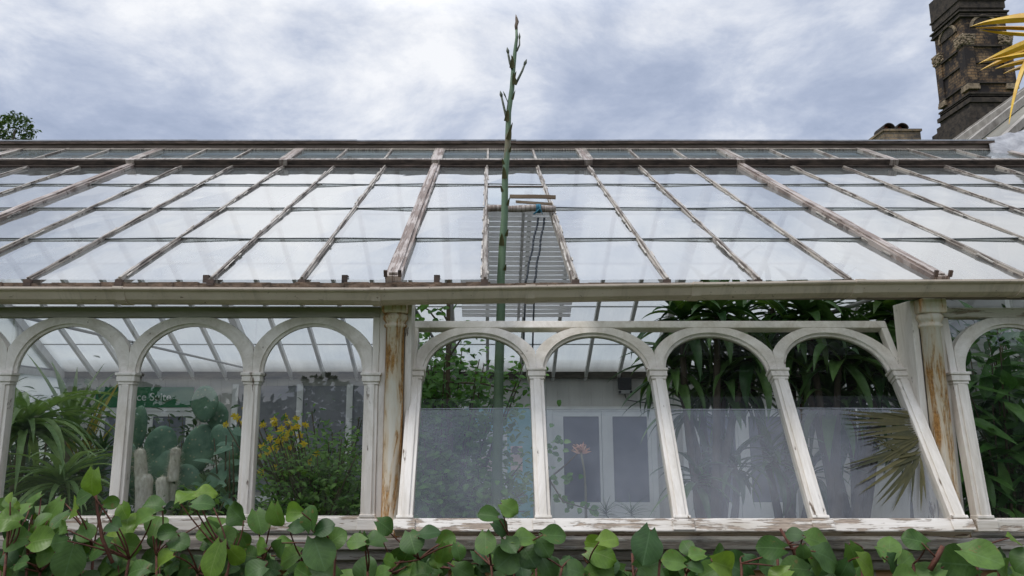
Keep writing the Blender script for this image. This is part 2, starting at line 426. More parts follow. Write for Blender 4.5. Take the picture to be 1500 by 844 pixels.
def stalkmat():
    m, nt, nd, lk = mat('green_flower_stalk')
    v = coords(nt, (1,1,.35)); n = noise_n(nt, v, 14, 5, .65)
    g = ramp(nt, n, [(.3, (.065,.120,.068)), (.7, (.14,.205,.115))])
    b = ramp(nt, noise_n(nt, coords(nt, (1,1,.5)), 7, 5, .7), [(.60, 0.0), (.66, .8)])
    finish(nt, mixc(nt, b, g, (.16,.12,.07)), .5, bump(nt, n, .2, .01)); return m
M['stalk'] = stalkmat()

# ------------------------------------------------------------------ ground
def sheet(name, x0, x1, y0, y1, z, m, nx=1, ny=1, amp=0.0):
    b = MB()
    for j in range(ny+1):
        for i in range(nx+1):
            x = x0+(x1-x0)*i/nx; y = y0+(y1-y0)*j/ny
            b.v.append(Vector((x, y, z + (noise.noise(Vector((x*3,y*3,0)))*amp if amp else 0))))
    for j in range(ny):
        for i in range(nx):
            a = j*(nx+1)+i; b.face((a,a+1,a+nx+2,a+nx+1), None, 0, amp > 0)
    return tag(b.build(name, m), kind='structure')
sheet('ground', -600, 600, -600, 600, 0, M['grass'])
sheet('garden_soil', -5.8, 7.5, 1.9, 3.59, .03, M['soil'], 60, 10, .02)
sheet('glasshouse_floor', -5.68, 9.0, 3.83, 9.98, .012, M['floor'])
# raised planting bed behind the front wall
bed = MB()
bed.box((-5.6, 3.84, .02), (4.7, 5.75, .78))
tag(bed.build('planting_bed', M['soil']), kind='structure')

# ------------------------------------------------------------------ the glasshouse
XL, XR = -5.69, 4.77
BAY = 2.615; STRIP = BAY/6
COLX = [-.46+BAY*k for k in (-2,-1,0,1,2)]
SL = R(30); CS, SS = math.cos(SL), math.sin(SL)
EY, EZ = 3.487, EH+.673
def RP(x, t, h=0.0):            # point on the front roof slope: t metres up from the eave, h above the glass
    return Vector((x, EY+CS*t-SS*h, EZ+SS*t+CS*h))
WY = 3.60
gh = thing('glasshouse', 'long white Victorian glasshouse with arched windows, flaking paint and a sloping glass roof', 'glasshouse', (0,0,0))

b = MB(); b.box((XL-.05, WY+.01, 0), (XR+.05, WY+.23, EH-.662)); b.build('dwarf_wall', M['brick'], gh)
b = MB()
b.box((XL-.05, WY-.085, EH-.562), (XR+.05, WY+.235, EH-.512))
b.box((XL-.05, WY-.055, EH-.612), (XR+.05, WY+.233, EH-.564))
b.box((XL-.05, WY-.03, EH-.660), (XR+.05, WY+.231, EH-.614))
b.build('window_sill', paint('worn_sill_paint', white=(.36,.335,.30), wood=(.22,.19,.16), wear=.50, grain=(.14,1,1.8), dirt=1.0), gh, bevel=.006)

# iron columns with flanking jambs
for cx in COLX:
    b = MB(); z0 = EH-.512; zt = EH+.60
    b.lathe((cx, WY-.002, 0), [(.075,z0+.002),(.075,z0+.03),(.062,z0+.045),(.05,z0+.075),(.047,z0+.09),(.044,zt-.14),(.053,zt-.135),(.055,zt-.125),(.047,zt-.118),(.05,zt-.11),(.060,zt-.098),(.062,zt-.085),(.056,zt-.075),(.05,zt-.07)], 22)
    o = b.build('column', M['rust'], gh)
    b = MB(); b.box((cx-.06, WY-.06, zt-.07), (cx+.06, WY+.05, zt)); b.build('capital', M['rust'], o, bevel=.006)
    for s in (-1, 1):
        b = MB(); x0, x1 = sorted((cx+s*.046, cx+s*.078))
        b.box((x0, WY+.012, z0), (x1, WY+.17, zt)); b.build('jamb', M['white_v'], o, bevel=.004)
    b = MB(); b.box((cx-.044, WY+.05, z0), (cx+.044, WY+.165, zt-.001)); b.build('backing_post', M['interior'], o)

# fascia behind the gutter, eave board
b = MB(); b.box((XL, WY-.04, EH+.605), (XR, WY+.02, EH+.668)); b.build('eave_fascia', simple('brown_fascia', (.14,.11,.09), (.30,.25,.21), 14, .85, .4, (.2,1,1)), gh)
b = MB()
nseg = 90
for i in range(nseg):
    x0 = XL+(XR-XL)*i/nseg; x1 = XL+(XR-XL)*(i+1)/nseg
    b.box((x0, EY-.022+rnd.uniform(-.006,.006), EH+.600), (x1, EY+.03, EH+.664+rnd.uniform(-.006,.002)))
b.build('eave_board', M['debris'], gh)

# gutter: ogee section, sections between joints, falling to the column downpipes
def gz(x):
    if x < -.55: return EH+.556-.004*(x+.55)/2
    if x < 1.75: return EH+.554+.038*(x+.55)/2.3
    return EH+.592+.004*(x-1.75)
prof = [(3.50,.078),(3.50,.004),(3.47,-.002),(3.435,.002),(3.41,.016),(3.398,.034),(3.388,.052),(3.370,.060),(3.366,.066),(3.366,.076),(3.374,.077),(3.394,.058),(3.406,.038),(3.418,.022),(3.44,.009),(3.47,.005),(3.492,.008),(3.492,.078)]
prof = [(y, z*.86) for y, z in prof]
joints = [XL-.02, -4.2, -1.72, -.53, .19, .965, 1.72, 2.5, 3.6, XR+.02]
for a, c in zip(joints[:-1], joints[1:]):
    b = MB(); b.extrude_x(prof, a+.001, c-.001, 0, gz(a+.01), gz(c-.01)); b.build('gutter', M['gutter'], gh)
for x in joints[1:-1]:
    b = MB()
    pr = [(y-.004 if y < 3.45 else y, z-.004 if z < .026 else z) for y, z in prof[1:9]] + [(3.362,.068),(3.374,.070),(3.374,.0665),(3.3655,.0655)] + [(y, z) for y, z in prof[8:0:-1]]
    b.extrude_x(pr, x-.022, x+.022, 0, gz(x), gz(x)); b.build('gutter_joint', M['gutter'], gh)

# sashes -----------------------------------------------------------------
def make_sash(xs, H, spring, br, tr, mw=.068, th=.046, dust_sky=False, split=None, matrix=None, label=None, topmat='white_h'):
    """row of round-headed lights: xs = stile and mullion centres; local z up the sash, y through it"""
    root = bpy.data.objects.new('arched_sash', None); COL.objects.link(root); root.parent = gh
    root.matrix_local = matrix
    if label: root['label'] = label
    x0, x1 = xs[0]-mw/2, xs[-1]+mw/2
    b = MB(); b.box((x0-.008, -.012, 0), (x1+.008, th+.006, br)); b.build('bottom_rail', M['white_h'], root, bevel=.006)
    for x in xs[:-1]:
        pass
    b = MB(); b.box((x0, 0, H-tr), (x1, th, H)); b.build('top_rail', M[topmat], root, bevel=.004)
    for i, x in enumerate(xs):
        b = MB()
        end = i in (0, len(xs)-1)
        b.box((x-mw/2, -.006, br), (x+mw/2, th, spring-.058))
        b.box((x-mw/2+.016, -.014, br), (x+mw/2-.016, -.0062, spring-.058))
        # foot block and capital
        b.box((x-mw/2-.004, -.017, br-.002), (x+mw/2+.004, th-.003, br+.012))
        b.box((x-mw/2-.004, -.012, spring-.058), (x+mw/2+.004, th-.001, spring-.044))
        b.box((x-mw/2-.010, -.018, spring-.044), (x+mw/2+.010, th-.001, spring-.014))
        b.box((x-mw/2-.016, -.024, spring-.014), (x+mw/2+.016, th-.001, spring))
        if end:
            s = -1 if i == 0 else 1
            xa, xb = sorted((x, x+s*mw/2))
            b.box((xa, .001, spring), (xb, th-.002, H-tr))
        b.build('stile' if end else 'mullion', M['white_v'], root, bevel=.003)
        if i < len(xs):
            bb = MB(); bb.box((x-mw/2-.014, -.020, .004), (x+mw/2+.014, -.0125, br-.008)); bb.build('rail_block', M['white_h'], root, bevel=.003)
    bt = H-tr-spring
    for i in range(len(xs)-1):
        cx = (xs[i]+xs[i+1])/2; half = (xs[i+1]-xs[i])/2
        ai = half-mw/2; bi = bt-.030
        ao = ai+.062; bo = bt+.012
        lim0 = half if i > 0 else half-.0005
        for (ri_a, ri_b, ro_a, ro_b, ya, yb, nm) in ((ai, bi, ao, bo, 0, th-.002, 'arch'), (ai-.014, bi-.014, ai-.0005, bi-.0005, .012, .034, 'arch_bead')):
            b = MB(); n = 28; rows = []
            for k in range(n+1):
                t = math.pi*k/n
                xi, zi = math.cos(t)*ri_a, math.sin(t)*ri_b
                xo, zo = math.cos(t)*ro_a, math.sin(t)*ro_b
                if nm == 'arch':
                    xo = max(-half+.0004, min(half-.0004, xo)); zo = min(zo, bt-.0004)
                    if (i == 0 and xo < 0) or (i == len(xs)-2 and xo > 0):
                        xo = max(-half+.0004, min(half-.0004, xo))
                k0 = len(b.v)
                for (x, z) in ((xi, zi), (xo, zo)):
                    b.v.append(Vector((cx+x, ya, spring+z))); b.v.append(Vector((cx+x, yb, spring+z)))
                rows.append(k0)
            for k in range(n):
                a, c = rows[k], rows[k+1]
                b.face((a, c, c+2, a+2), None, 0); b.face((a+1, a+3, c+3, c+1), None, 0)
                b.face((a, a+1, c+1, c), None, 0, True); b.face((a+2, c+2, c+3, a+3), None, 0)
            for a in (rows[0], rows[-1]): b.face((a, a+2, a+3, a+1), None, 0)
            b.build(nm, M['white'], root)
        # panes
        gx0, gx1 = xs[i]+mw/2-.01, xs[i+1]-mw/2+.01
        if split is None:
            b = MB(); tw = rnd.uniform(-.002,.002)
            b.v += [Vector((gx0-.02,.025+tw,br-.006)), Vector((gx1+.02,.025-tw,br-.006)), Vector((gx1+.02,.026,H-tr+.004)), Vector((gx0-.02,.024,H-tr+.004))]
            b.face((0,1,2,3)); b.build('pane', M['clear'], root)
        else:
            b = MB(); sa = split+rnd.uniform(-.004,.006); sb = split+rnd.uniform(-.004,.006)
            b.v += [Vector((gx0-.02,.020,br-.006)), Vector((gx1+.02,.020,br-.006)), Vector((gx1+.02,.020,sa)), Vector((gx0-.02,.020,sb))]
            b.face((0,1,2,3)); o = b.build('lower_pane', M['dust_sky'], root)
            b = MB()
            b.v += [Vector((gx0-.02,.026,sb-.03)), Vector((gx1+.02,.026,sa-.03)), Vector((gx1+.02,.026,H-tr+.004)), Vector((gx0-.02,.026,H-tr+.004))]
            b.face((0,1,2,3)); b.build('upper_pane', M['upper'], root)
            b = MB(); b.bar((gx0, .017, sb), (gx1, .017, sa), .0028, .0028); b.build('pane_edge', M['lead'], root)
    return root

Hc = 1.058; SPc = .735
left_xs = [-2.955,-2.353,-1.757,-1.152,-.572]
make_sash(left_xs, Hc, SPc, .062, .052, matrix=Matrix.Translation((0, WY+.01, EH-.49)), label='closed row of arched lights left of the rusty column', topmat='top_rail')
make_sash([x-BAY for x in left_xs], Hc, SPc, .062, .052, matrix=Matrix.Translation((0, WY+.01, EH-.49)), topmat='top_rail')
# the open centre sash, swung on a pivot: head in, foot out
tilt = R(28)
tb = .812
o_y = 3.72-.4695*tb; o_z = EH+.256-.8829*tb
open_xs = [-.37+.605*i for i in range(5)]
make_sash(open_xs, 1.128, tb+.012, .06, .045, matrix=Matrix.Translation((0, o_y, o_z)) @ Matrix.Rotation(-tilt, 4, 'X'), split=.612, topmat='white', label='tilted open sash of four arched lights with lower panes veiled by dust and painted sky reflection')
# the right sash, just ajar
make_sash([2.262+.6*i for i in range(5)], Hc, SPc, .062, .052, matrix=Matrix.Translation((0, WY-.085, EH-.485)) @ Matrix.Rotation(-R(6), 4, 'X'), label='sash standing slightly ajar right of the second column')

# front roof ------------------------------------------------------------
nst = int(round((XR-XL)/STRIP))
LAPS = [0.0, .735, 1.48, 2.255, 3.02]
hole = int(round((-.46-XL)/STRIP))+1        # the strip with the missing panes
for i in range(nst):
    x0 = XL+STRIP*i; x1 = x0+STRIP
    b = MB()
    for k in range(4):
        if i == hole and k < 3: continue
        t0, t1 = LAPS[k]-(.02 if k else 0), LAPS[k+1]
        tw = rnd.uniform(-.004,.004); tv = rnd.uniform(-.003,.003)
        n = len(b.v)
        h0 = .014 if k else .008
        b.v += [RP(x0+.008,t0,h0+tw), RP(x1-.008,t0,h0-tw), RP(x1-.008,t1,.004+tv), RP(x0+.008,t1,.004-tv)]
        b.face((n,n+1,n+2,n+3))
        if k:
            b.bar(RP(x0+.012,t0-.004,h0-.002+tw), RP(x1-.012,t0-.004,h0-.002-tw), .010, .006, up=(0,-SS,CS), m=1)
    b.build('roof_glazing', [M['roofglass'], M['lap']], gh)
for i in range(nst+1):
    x = XL+STRIP*i
    big = i % 6 == 0
    b = MB()
    if big:
        b.bar(RP(x,-.015,.008), RP(x,3.0,.008), .076, .045, up=(0,-SS,CS), seg=10, jit=.002)
        b.bar(RP(x,.0,.036), RP(x,3.0,.036), .042, .012, up=(0,-SS,CS), seg=10, jit=.003)
        for dx in (-.034, .034):
            b.bar(RP(x+dx,-.02,.03), RP(x+dx,-.02,.062), .016, .012, up=(0,1,0), m=2)
    else:
        b.bar(RP(x,-.01,-.008), RP(x,3.0,-.008), .030, .044, up=(0,-SS,CS), seg=12, jit=.0014)
        b.bar(RP(x+.002,-.01,.018), RP(x+.002,3.0,.018), .013, .012, up=(0,-SS,CS), seg=20, jit=.0022)
    for q in range(16 if not big else 22):
        t = rnd.uniform(.03,2.9); sx = rnd.choice((-1,1))*(.016 if not big else .039)
        b.bar(RP(x+sx,t,.014), RP(x+sx,t+rnd.uniform(.02,.16),.014+rnd.uniform(0,.006)), .007, .007, up=(0,-SS,CS), m=1)
    if not big:
        c = RP(x,-.012,.012); b.box((c.x-.017,c.y-.008,c.z-.03),(c.x+.017,c.y+.015,c.z+.0), m=2)
    b.build('rafter' if big else 'glazing_bar', [M['rafter'] if big else M['bar'], M['putty'], M['darkwood']], gh)
for u in (302, 505, 640):
    c = P(u, 411, EY-.005); b = MB(); b.box((c.x-.014,c.y-.008,c.z-.012),(c.x+.014,c.y-.003,c.z+.026)); b.box((c.x-.014,c.y-.003,c.z+.022),(c.x+.014,c.y+.03,c.z+.026)); b.build('glazing_clip', M['darkwood'], gh)

# ridge lights, one per half bay
b = MB(); b.bar(RP(XL,2.985,.0)+Vector((0,0,0)), RP(XR,2.985,.0), .06, .045, up=(0,-SS,CS)); b.build('purlin', M['darkwood'], gh)
RT0, RT1, RH = 3.0, 3.61, .065
half = BAY/2
for i in range(int(round((XR-XL)/half))):
    x0 = XL+half*i+.012; x1 = x0+half-.024
    root = bpy.data.objects.new('ridge_vent', None); COL.objects.link(root); root.parent = gh
    lift = rnd.uniform(-.004,.004)
    h = RH+lift
    white = i >= 6 and i < 8 and False
    b = MB()
    b.bar(RP(x0,RT0,h-.032), RP(x1,RT0,h-.032), .045, .070, up=(0,-SS,CS), seg=6, jit=.003); b.build('front_rail', M['darkwood'], root)
    b = MB()
    b.bar(RP(x0,RT0+.026,h-.001), RP(x1,RT0+.026,h-.001), .05, .014, up=(0,-SS,CS), seg=4, jit=.001)
    b.bar(RP(x0,RT1-.035,h-.003), RP(x1,RT1-.035,h-.003), .05, .014, up=(0,-SS,CS), seg=3, jit=.001)
    for k in (0,1,2,3):
        x = x0+.018+(x1-x0-.036)*k/3
        b.bar(RP(x,RT0+.052,h-.006), RP(x,RT1,h-.006), .034 if k in (0,3) else .018, .026, up=(0,-SS,CS))
    b.build('frame', M['bar'], root)
    for k in range(3):
        xa = x0+.018+(x1-x0-.036)*k/3; xb = x0+.018+(x1-x0-.036)*(k+1)/3
        b = MB(); tw = rnd.uniform(-.002,.002)
        b.v += [RP(xa,RT0+.03,h-.010+tw), RP(xb,RT0+.03,h-.010-tw), RP(xb,RT1,h-.010), RP(xa,RT1,h-.010)]
        b.face((0,1,2,3)); b.build('pane', M['ventglass'], root)
for i in range(int(round((XR-XL)/half))+1):
    x = XL+half*i
    b = MB(); b.bar(RP(x,RT0-.03,RH-.020), RP(x,RT1,RH-.020), .07, .05, up=(0,-SS,CS), seg=3, jit=.002)
    b.bar(RP(x,RT0-.036,RH-.045), RP(x,RT0+.02,RH-.045), .055, .06, up=(0,-SS,CS)); b.build('vent_divider', M['rafter'], gh)
rt = RP(0,RT1,RH)
b = MB()
for i in range(24):
    x0 = XL+(XR-XL-.05)*i/24; x1 = XL+(XR-XL-.05)*(i+1)/24
    dz = rnd.uniform(-.002,.002)
    b.box((x0, rt.y-.002, rt.z-.03), (x1, rt.y+.03, rt.z+.062+dz))
o = b.build('ridge_board', M['ridge'], gh)
b = MB()
for i in range(7):
    x0 = XL-.02+(XR-XL-.03)*i/7; x1 = XL-.02+(XR-XL-.03)*(i+1)/7
    dz = rnd.uniform(-.004,.004)
    b.bar((x0, rt.y+.075, rt.z+.072+dz), (x1, rt.y+.075, rt.z+.072-dz+.002), .20, .012)
    b.bar((x0, rt.y-.016, rt.z+.056+dz), (x1, rt.y-.016, rt.z+.056-dz+.002), .014, .034, m=1)
    b.tube([(x0, rt.y+.08, rt.z+.084+dz), (x1, rt.y+.08, rt.z+.084-dz)], .022, 8)
b.build('ridge_cap', [M['lead'], M['darkwood']], gh)

# rear roof, wall plate and back wall -------------------------------------
BY = 10.0
ry, rz = rt.y+.13, rt.z-.02
def BP(x, t, h=0.0): return Vector((x, ry+CS*t+SS*h, rz-SS*t+CS*h))
BT = (BY-ry)/CS
for k in range(int(round((XR-XL)/BAY))):
    b = MB()
    for i in range(6):
        x0 = XL+BAY*k+STRIP*i
        for j in range(5):
            t0 = BT*j/5; t1 = BT*(j+1)/5+.01
            n = len(b.v); b.v += [BP(x0,t0,.004), BP(x0+STRIP,t0,.004), BP(x0+STRIP,t1,.01), BP(x0,t1,.01)]; b.face((n,n+1,n+2,n+3))
            b.bar(BP(x0+.02,t1,-.002), BP(x0+STRIP-.02,t1,-.002), .014, .006, up=(0,SS,CS), m=1)
    b.build('rear_roof_glazing', [M['rearglass'], M['grey']], gh)
for i in range(nst+1):
    x = XL+STRIP*i; big = i % 6 == 0
    b = MB(); b.bar(BP(x,0,-.03 if not big else -.05), BP(x,BT,-.03 if not big else -.05), .04 if not big else .08, .055 if not big else .1, up=(0,SS,CS))
    b.build('rear_rafter' if big else 'rear_glazing_bar', M['interior'], gh)
# inside rafters below the front slope and tie rods
for cx in COLX:
    b = MB(); b.bar(RP(cx,.1,-.06), RP(cx,3.5,-.06), .06, .09, up=(0,-SS,CS))
    b.build('inner_rafter', M['interior'], gh)
    b = MB(); b.tube([(cx, EY+.3, EZ+.02), (cx, BY-.1, EZ+.02)], .012, 8); b.build('tie_rod', M['grey'], gh)
b = MB(); b.box((XL, BY-.10, EH+.60), (XR, BY+.02, EH+.80)); b.build('rear_wall_plate', M['beam'], gh)
b = MB(); b.box((XL, BY-.13, EH+.80), (XR, BY+.02, EH+.835)); b.build('rear_ledge', M['interior'], gh)
b = MB()
x = XL
while x < XR-.02:
    b.box((x+.002, BY-rnd.uniform(0,.004), 0), (min(x+.148, XR), BY+.04, EH+.60)); x += .15
b.box((XL, BY+.005, 0), (XR, BY+.05, EH+.6))
b.build('rear_wall', M['plank'], gh)
def double_door(x0, x1, ztop):
    w = x1-x0
    root = bpy.data.objects.new('double_door', None); COL.objects.link(root); root.parent = gh; root.location = (0, BY-.012, 0)
    b = MB(); b.box((x0,-.05,.02),(x0+.07,0,ztop)); b.box((x1-.07,-.05,.02),(x1,0,ztop)); b.box((x0+.07,-.05,ztop-.06),(x1-.07,0,ztop)); b.build('door_frame', M['doorwhite'], root)
    mid = (x0+x1)/2
    for a, c in ((x0+.072, mid-.003), (mid+.003, x1-.072)):
        b = MB(); s = .13
        b.box((a,-.04,.03),(a+s*1.1,-.004,ztop-.062)); b.box((c-.045,-.04,.03),(c,-.004,ztop-.062)) if a > mid else b.box((c-.03,-.04,.03),(c,-.004,ztop-.062))
        b.box((a+.001,-.041,.03),(c-.001,-.003,.62)); b.box((a+.001,-.041,ztop-.13),(c-.001,-.003,ztop-.063))
        b.build('door_leaf', M['doorwhite'], root)
        b = MB(); b.box((a+.02,-.025,.62),(c-.02,-.015,ztop-.13)); b.build('door_glass', M['doorglass'], root)
ZD = EH+.228
double_door(.76, 2.2, ZD); double_door(2.55, 4.0, ZD)
double_door(-5.3, -3.9, ZD); double_door(-.85,.30,ZD)
rw = bpy.data.objects.new('rear_window', None); COL.objects.link(rw); rw.parent = gh; rw.location = (0, BY-.012, 0)
b = MB(); b.box((-3.35,-.02,.75),(-1.0,-.006,EH+.50)); b.build('window_glass', M['doorglass2'], rw)
for x in (-3.38,-2.52,-1.86,-1.0):
    b = MB(); b.box((x-.04,-.05,.70),(x+.04,-.0225,EH+.52)); b.build('window_post', M['doorwhite'], rw)
b = MB(); b.box((-3.42,-.052,.62),(-.96,-.003,.698)); b.build('window_ledge', M['doorwhite'], rw)
# end walls: board below, glazed gable above
for x in (XL, XR):
    b = MB(); b.box((x-.03, WY+.24, 0), (x+.03, BY-.14, EH-.5)); b.build('end_wall', M['plank'], gh)
    b = MB(); n = 0
    b.v += [Vector((x, WY+.2, EH-.5)), Vector((x, BY, EH-.5)), Vector((x, BY, EH+.75)), Vector((x, ry, rz)), Vector((x, WY+.2, EH+.75))]
    b.face((0,1,2,3,4)); o = b.build('end_glazing', M['rearglass'], gh)
    b = MB()
    for y in (4.6, 5.6, 6.7, 7.8, 8.9): b.box((x-.025, y-.03, EH-.5), (x+.025, y+.03, EH+.72 + (1.75 if abs(y-6.7)<.2 else 1.1 if abs(y-6.7)<1.3 else .5)))
    b.box((x-.024, WY+.2, EH+.60), (x+.024, BY-.14, EH+.68)); b.build('end_bars', M['interior'], o)

# ------------------------------------------------------------------ things in the roof opening
xa, xb = XL+STRIP*hole, XL+STRIP*(hole+1)
t = thing('prop_pole', 'round weathered wooden pole across the roof gap, blue twine knotted on it', 'pole', RP((xa+xb)/2,1.27,.05))
o0 = RP((xa+xb)/2,1.27,.05)
b = MB(); b.tube([RP(xa+.01+(xb-xa)*k/6,1.27,.052+.004*math.sin(k*2)) for k in range(7)], [.021,.022,.021,.023,.021,.022,.02], 10); b.off(o0).build('shaft', M['rafter'], t)
b = MB(); kx = xa+(xb-xa)*.77
for q in range(5): 
    c = RP(kx+q*.006-.012,1.27,.052)
    b.tube([c+Vector((0,.026*math.cos(a),.026*math.sin(a))) for a in [k*math.pi/5 for k in range(11)]], .004, 6, caps=False)
for q in range(3):
    c = RP(kx,1.25,.085); b.tube([c, c+Vector((rnd.uniform(-.03,.03),-.02,-.03)), c+Vector((rnd.uniform(-.04,.04),-.03,-.075))], .003, 6)
b.off(o0).build('twine_knot', M['twine'], t)
b = MB()
p0 = RP(xa+.16,1.52,.075); p1 = RP(xb+.03,1.50,.075); b.bar(p0, p1, .055, .022, up=(0,-.2,1), seg=4, jit=.002)
b.bar(RP(xa+.20,1.45,.055), RP(xb+.0,1.40,.05), .035, .016, up=(0,-.2,1))
tag(b.off(p0).build('loose_plank', simple('brown_plank', (.16,.11,.07), (.36,.27,.19), 16, .85, .4, (.2,1,1))), 'split brown plank lying loose above the wooden pole in the roof gap', 'plank').location = p0
b = MB(); p0 = RP(xa+.01,2.12,.01); b.bar(p0, RP(xb-.01,2.12,.01), .024, .022, up=(0,-SS,CS)); b.bar(RP(xa+.30,2.10,-.02), RP(xa+.30,1.62,-.03), .028, .02, up=(0,-SS,CS))
tag(b.off(p0).build('grey_batten', M['darkwood']), 'thin grey T-shaped batten set across the upper end of the roof gap', 'batten').location = p0
b = MB(); p0 = RP(xa+.01,1.33,.02); b.v += [RP(xa+.012,1.50,.03), RP(xb-.016,1.30,.035), RP(xb-.016,2.20,.012), RP(xa+.012,2.20,.012)]; b.face((0,1,2,3))
tag(b.off(p0).build('slipped_pane', M['ventglass']), 'slipped sheet of clear glass at the top of the roof gap, its lower edge slanting', 'glass pane').location = p0
ropeg = 'cords hanging from the wooden pole'
for (ua, ub, lab) in ((788, 770, 'left of the two dark cords hanging inside the roof gap'), (797, 783, 'right of the two dark cords hanging inside the roof gap')):
    b = MB(); A = P(ua, 322, 4.6); Bq = P(ub, 412, 4.4); pts = []
    for k in range(15):
        s = k/14; c = A.lerp(Bq, s); c.x += .003*math.sin(k*1.1); pts.append(c)
    pts.append(pts[-1]+Vector((-.02,.02,-.5)))
    b.tube(pts, .006, 6)
    for c in pts[:-1]: b.tube([c+Vector((-.002,0,-.012)), c+Vector((.002,0,.012))], .0075, 6)
    tag(b.off(A).build('hanging_cord', M['cord']), lab, 'cord', ropeg).location = A
# lath blind below the rear slope
b = MB(); p0 = BP(-.35,1.0,-.10)
for k in range(24):
    tt = .55+.075*k; b.bar(BP(-.32,tt,-.14), BP(.95,tt,-.14), .060, .004, up=(0,SS,CS), seg=3, jit=.003)
b.bar(BP(.34,.5,-.152), BP(.34,2.4,-.152), .03, .012, up=(0,SS,CS))
tag(b.off(p0).build('lath_blind', M['slat']), 'grey wooden lath blind slung below the rear roof, seen through the roof gap', 'blind').location = p0

# ------------------------------------------------------------------ agave with its flower spike
AY = 4.2
t = thing('agave', 'tall green agave flower spike growing up out of the gap in the glass roof', 'agave', (P(728,760,AY).x, AY, .78))
o0 = t.location.copy()
pts = [(727.0,775,0.0326),(728.0,700,0.0296),(729.5,620,0.0281),(731.0,540,0.0266),(733.8,450,0.0252),(733.7,410,0.0229),(736.0,360,0.0218),(739.2,318,0.0207),(739.7,260,0.0189),(743.8,210,0.0174),(745.0,165,0.0159),(750.0,130,0.0148),(752.0,100,0.0133),(754.5,75,0.0115),(757.0,55,0.0092),(756.5,44,0.0078)]
b = MB(); P3 = [P(u,v,AY) for u,v,r in pts]; P3[0].z = .78
b.tube(P3, [r for u,v,r in pts], 12); b.off(o0).build('flower_stalk', M['stalk'], t)
b = MB(); c = P(756.5,44,AY); b.tube([c, P(756,38,AY), P(757.5,32,AY), P(756.5,27,AY), P(755.5,21,AY)], [.0085,.0105,.0115,.008,.001], 10)
b.off(o0).build('bud_tip', simple('brown_bud', (.10,.075,.05), (.22,.16,.12), 20, .7, .4), t)
def branch(pp, r0=.008, r1=.006):
    b = MB(); q = [P(u,v,AY-.01) for u,v in pp]
    b.tube(q, [r0+(r1-r0)*k/(len(q)-1) for k in range(len(q))], 8)
    e = q[-1]; d = (q[-1]-q[-2]).normalized()
    b.tube([e, e+d*.02, e+d*.045], [r1, r1*1.7, .001], 8)
    b.off(o0).build('branch', simple('grey_green_branch', (.055,.07,.05), (.13,.14,.10), 20, .6, .3), t)
branch([(743,178),(740,165),(737,152),(735,143)]); branch([(744,160),(744,150),(741,143)],.004,.003)
branch([(755,124),(760,114),(765,104),(768,96)]); branch([(750,101),(747,92),(745,82),(744.5,79)]); branch([(757,75),(761,66),(761,58)],.006,.004)
for (u,v) in ((742,178),(739,262),(735,360),(754,124),(750,100),(745,205)):
    c = P(u,v,AY-.025); b = MB(); b.leaf(c, (rnd.uniform(-.2,.2),-.15,1), (0,-1,.2), .075, .04, 'taper', -.1, .2, 5); b.off(o0).build('bract', M['frond'], t)
b = MB()
for k in range(22):
    a = k*2.4; e = .5+.5*(k/22)
    b.leaf(o0+Vector((0,0,.02)), (math.cos(a), math.sin(a)*.6, e), (0,0,1), rnd.uniform(.35,.55), .10, 'lance', .5, .35, 8)
b.off(o0).build('leaf_rosette', M['aloe'], t)
t_ag, o0_ag = t, o0.copy()

for v in (395, 345, 300, 280, 240, 222, 190, 168, 145, 112, 88):
    uu = [u for (u,vv,r) in pts]; 
    i = min(range(len(pts)-1), key=lambda k: 0 if pts[k][1] >= v >= pts[k+1][1] else 1); f = (pts[i][1]-v)/(pts[i][1]-pts[i+1][1])
    c = P3[i].lerp(P3[i+1], f); r = pts[i][2]*(1-f)+pts[i+1][2]*f; sd = rnd.choice((-1,1))
    b = MB(); b.leaf(c+Vector((sd*r*.7,-r*.75,-.01)), (sd*.25,-.1,1), (sd*.5,-1,.1), rnd.uniform(.035,.06), r*1.1, 'taper', -.25, .25, 5); b.off(o0_ag).build('bract', M['frond'], t_ag)
# ------------------------------------------------------------------ inside: sign, box lamp, display board
o0 = P(208, 582, BY-.07)
t = thing('door_sign', 'green sign with pale lettering above a door behind the cacti', 'sign', o0)
b = MB(); b.box((-.62,0,-.135),(.68,.02,.135)); b.build('board', M['green_sign'], t, bevel=.004)
def text(s, size, loc, m, parent, name='lettering'):
    cu = bpy.data.curves.new(name, 'FONT'); cu.body = s; cu.size = size; cu.extrude = .002; cu.align_x = 'LEFT'; cu.align_y = 'CENTER'
    tmp = bpy.data.objects.new(name, cu); COL.objects.link(tmp); bpy.context.view_layer.update()
    me = bpy.data.meshes.new_from_object(tmp.evaluated_get(bpy.context.evaluated_depsgraph_get()))
    bpy.data.objects.remove(tmp); me.materials.clear(); me.materials.append(m)
    o = bpy.data.objects.new(name, me); COL.objects.link(o); o.parent = parent
    o.location = loc; o.rotation_euler = (R(90),0,0); return o
text('Palace Suite', .145, (-.30,-.004,.0), M['letter'], t)
o0 = P(915, 568, BY-.10)
t = thing('wall_lamp', 'black square box lamp on a bracket high on the board wall', 'lamp', o0)
b = MB(); b.box((-.085,-.05,-.03),(.085,.04,.13)); b.build('housing', M['black'], t, bevel=.008)
b = MB(); b.box((-.09,-.045,-.085),(.09,.03,-.032)); b.build('bracket', M['grey'], t, bevel=.008)
for s in (-1,1):
    b = MB(); b.tube([(s*.075,-.06,-.058),(s*.075,-.046,-.058)], .018, 12); b.build('knob', M['black'], t)
b = MB(); b.tube([(0,-.0,-.085),(.01,.01,-.12),(.03,.05,-.16),(.25,.08,-.19),(.42,.09,-.2)], .007, 6); b.build('cable', M['black'], t)
o0 = Vector((P(728,600,9.0).x, 9.0, .012))
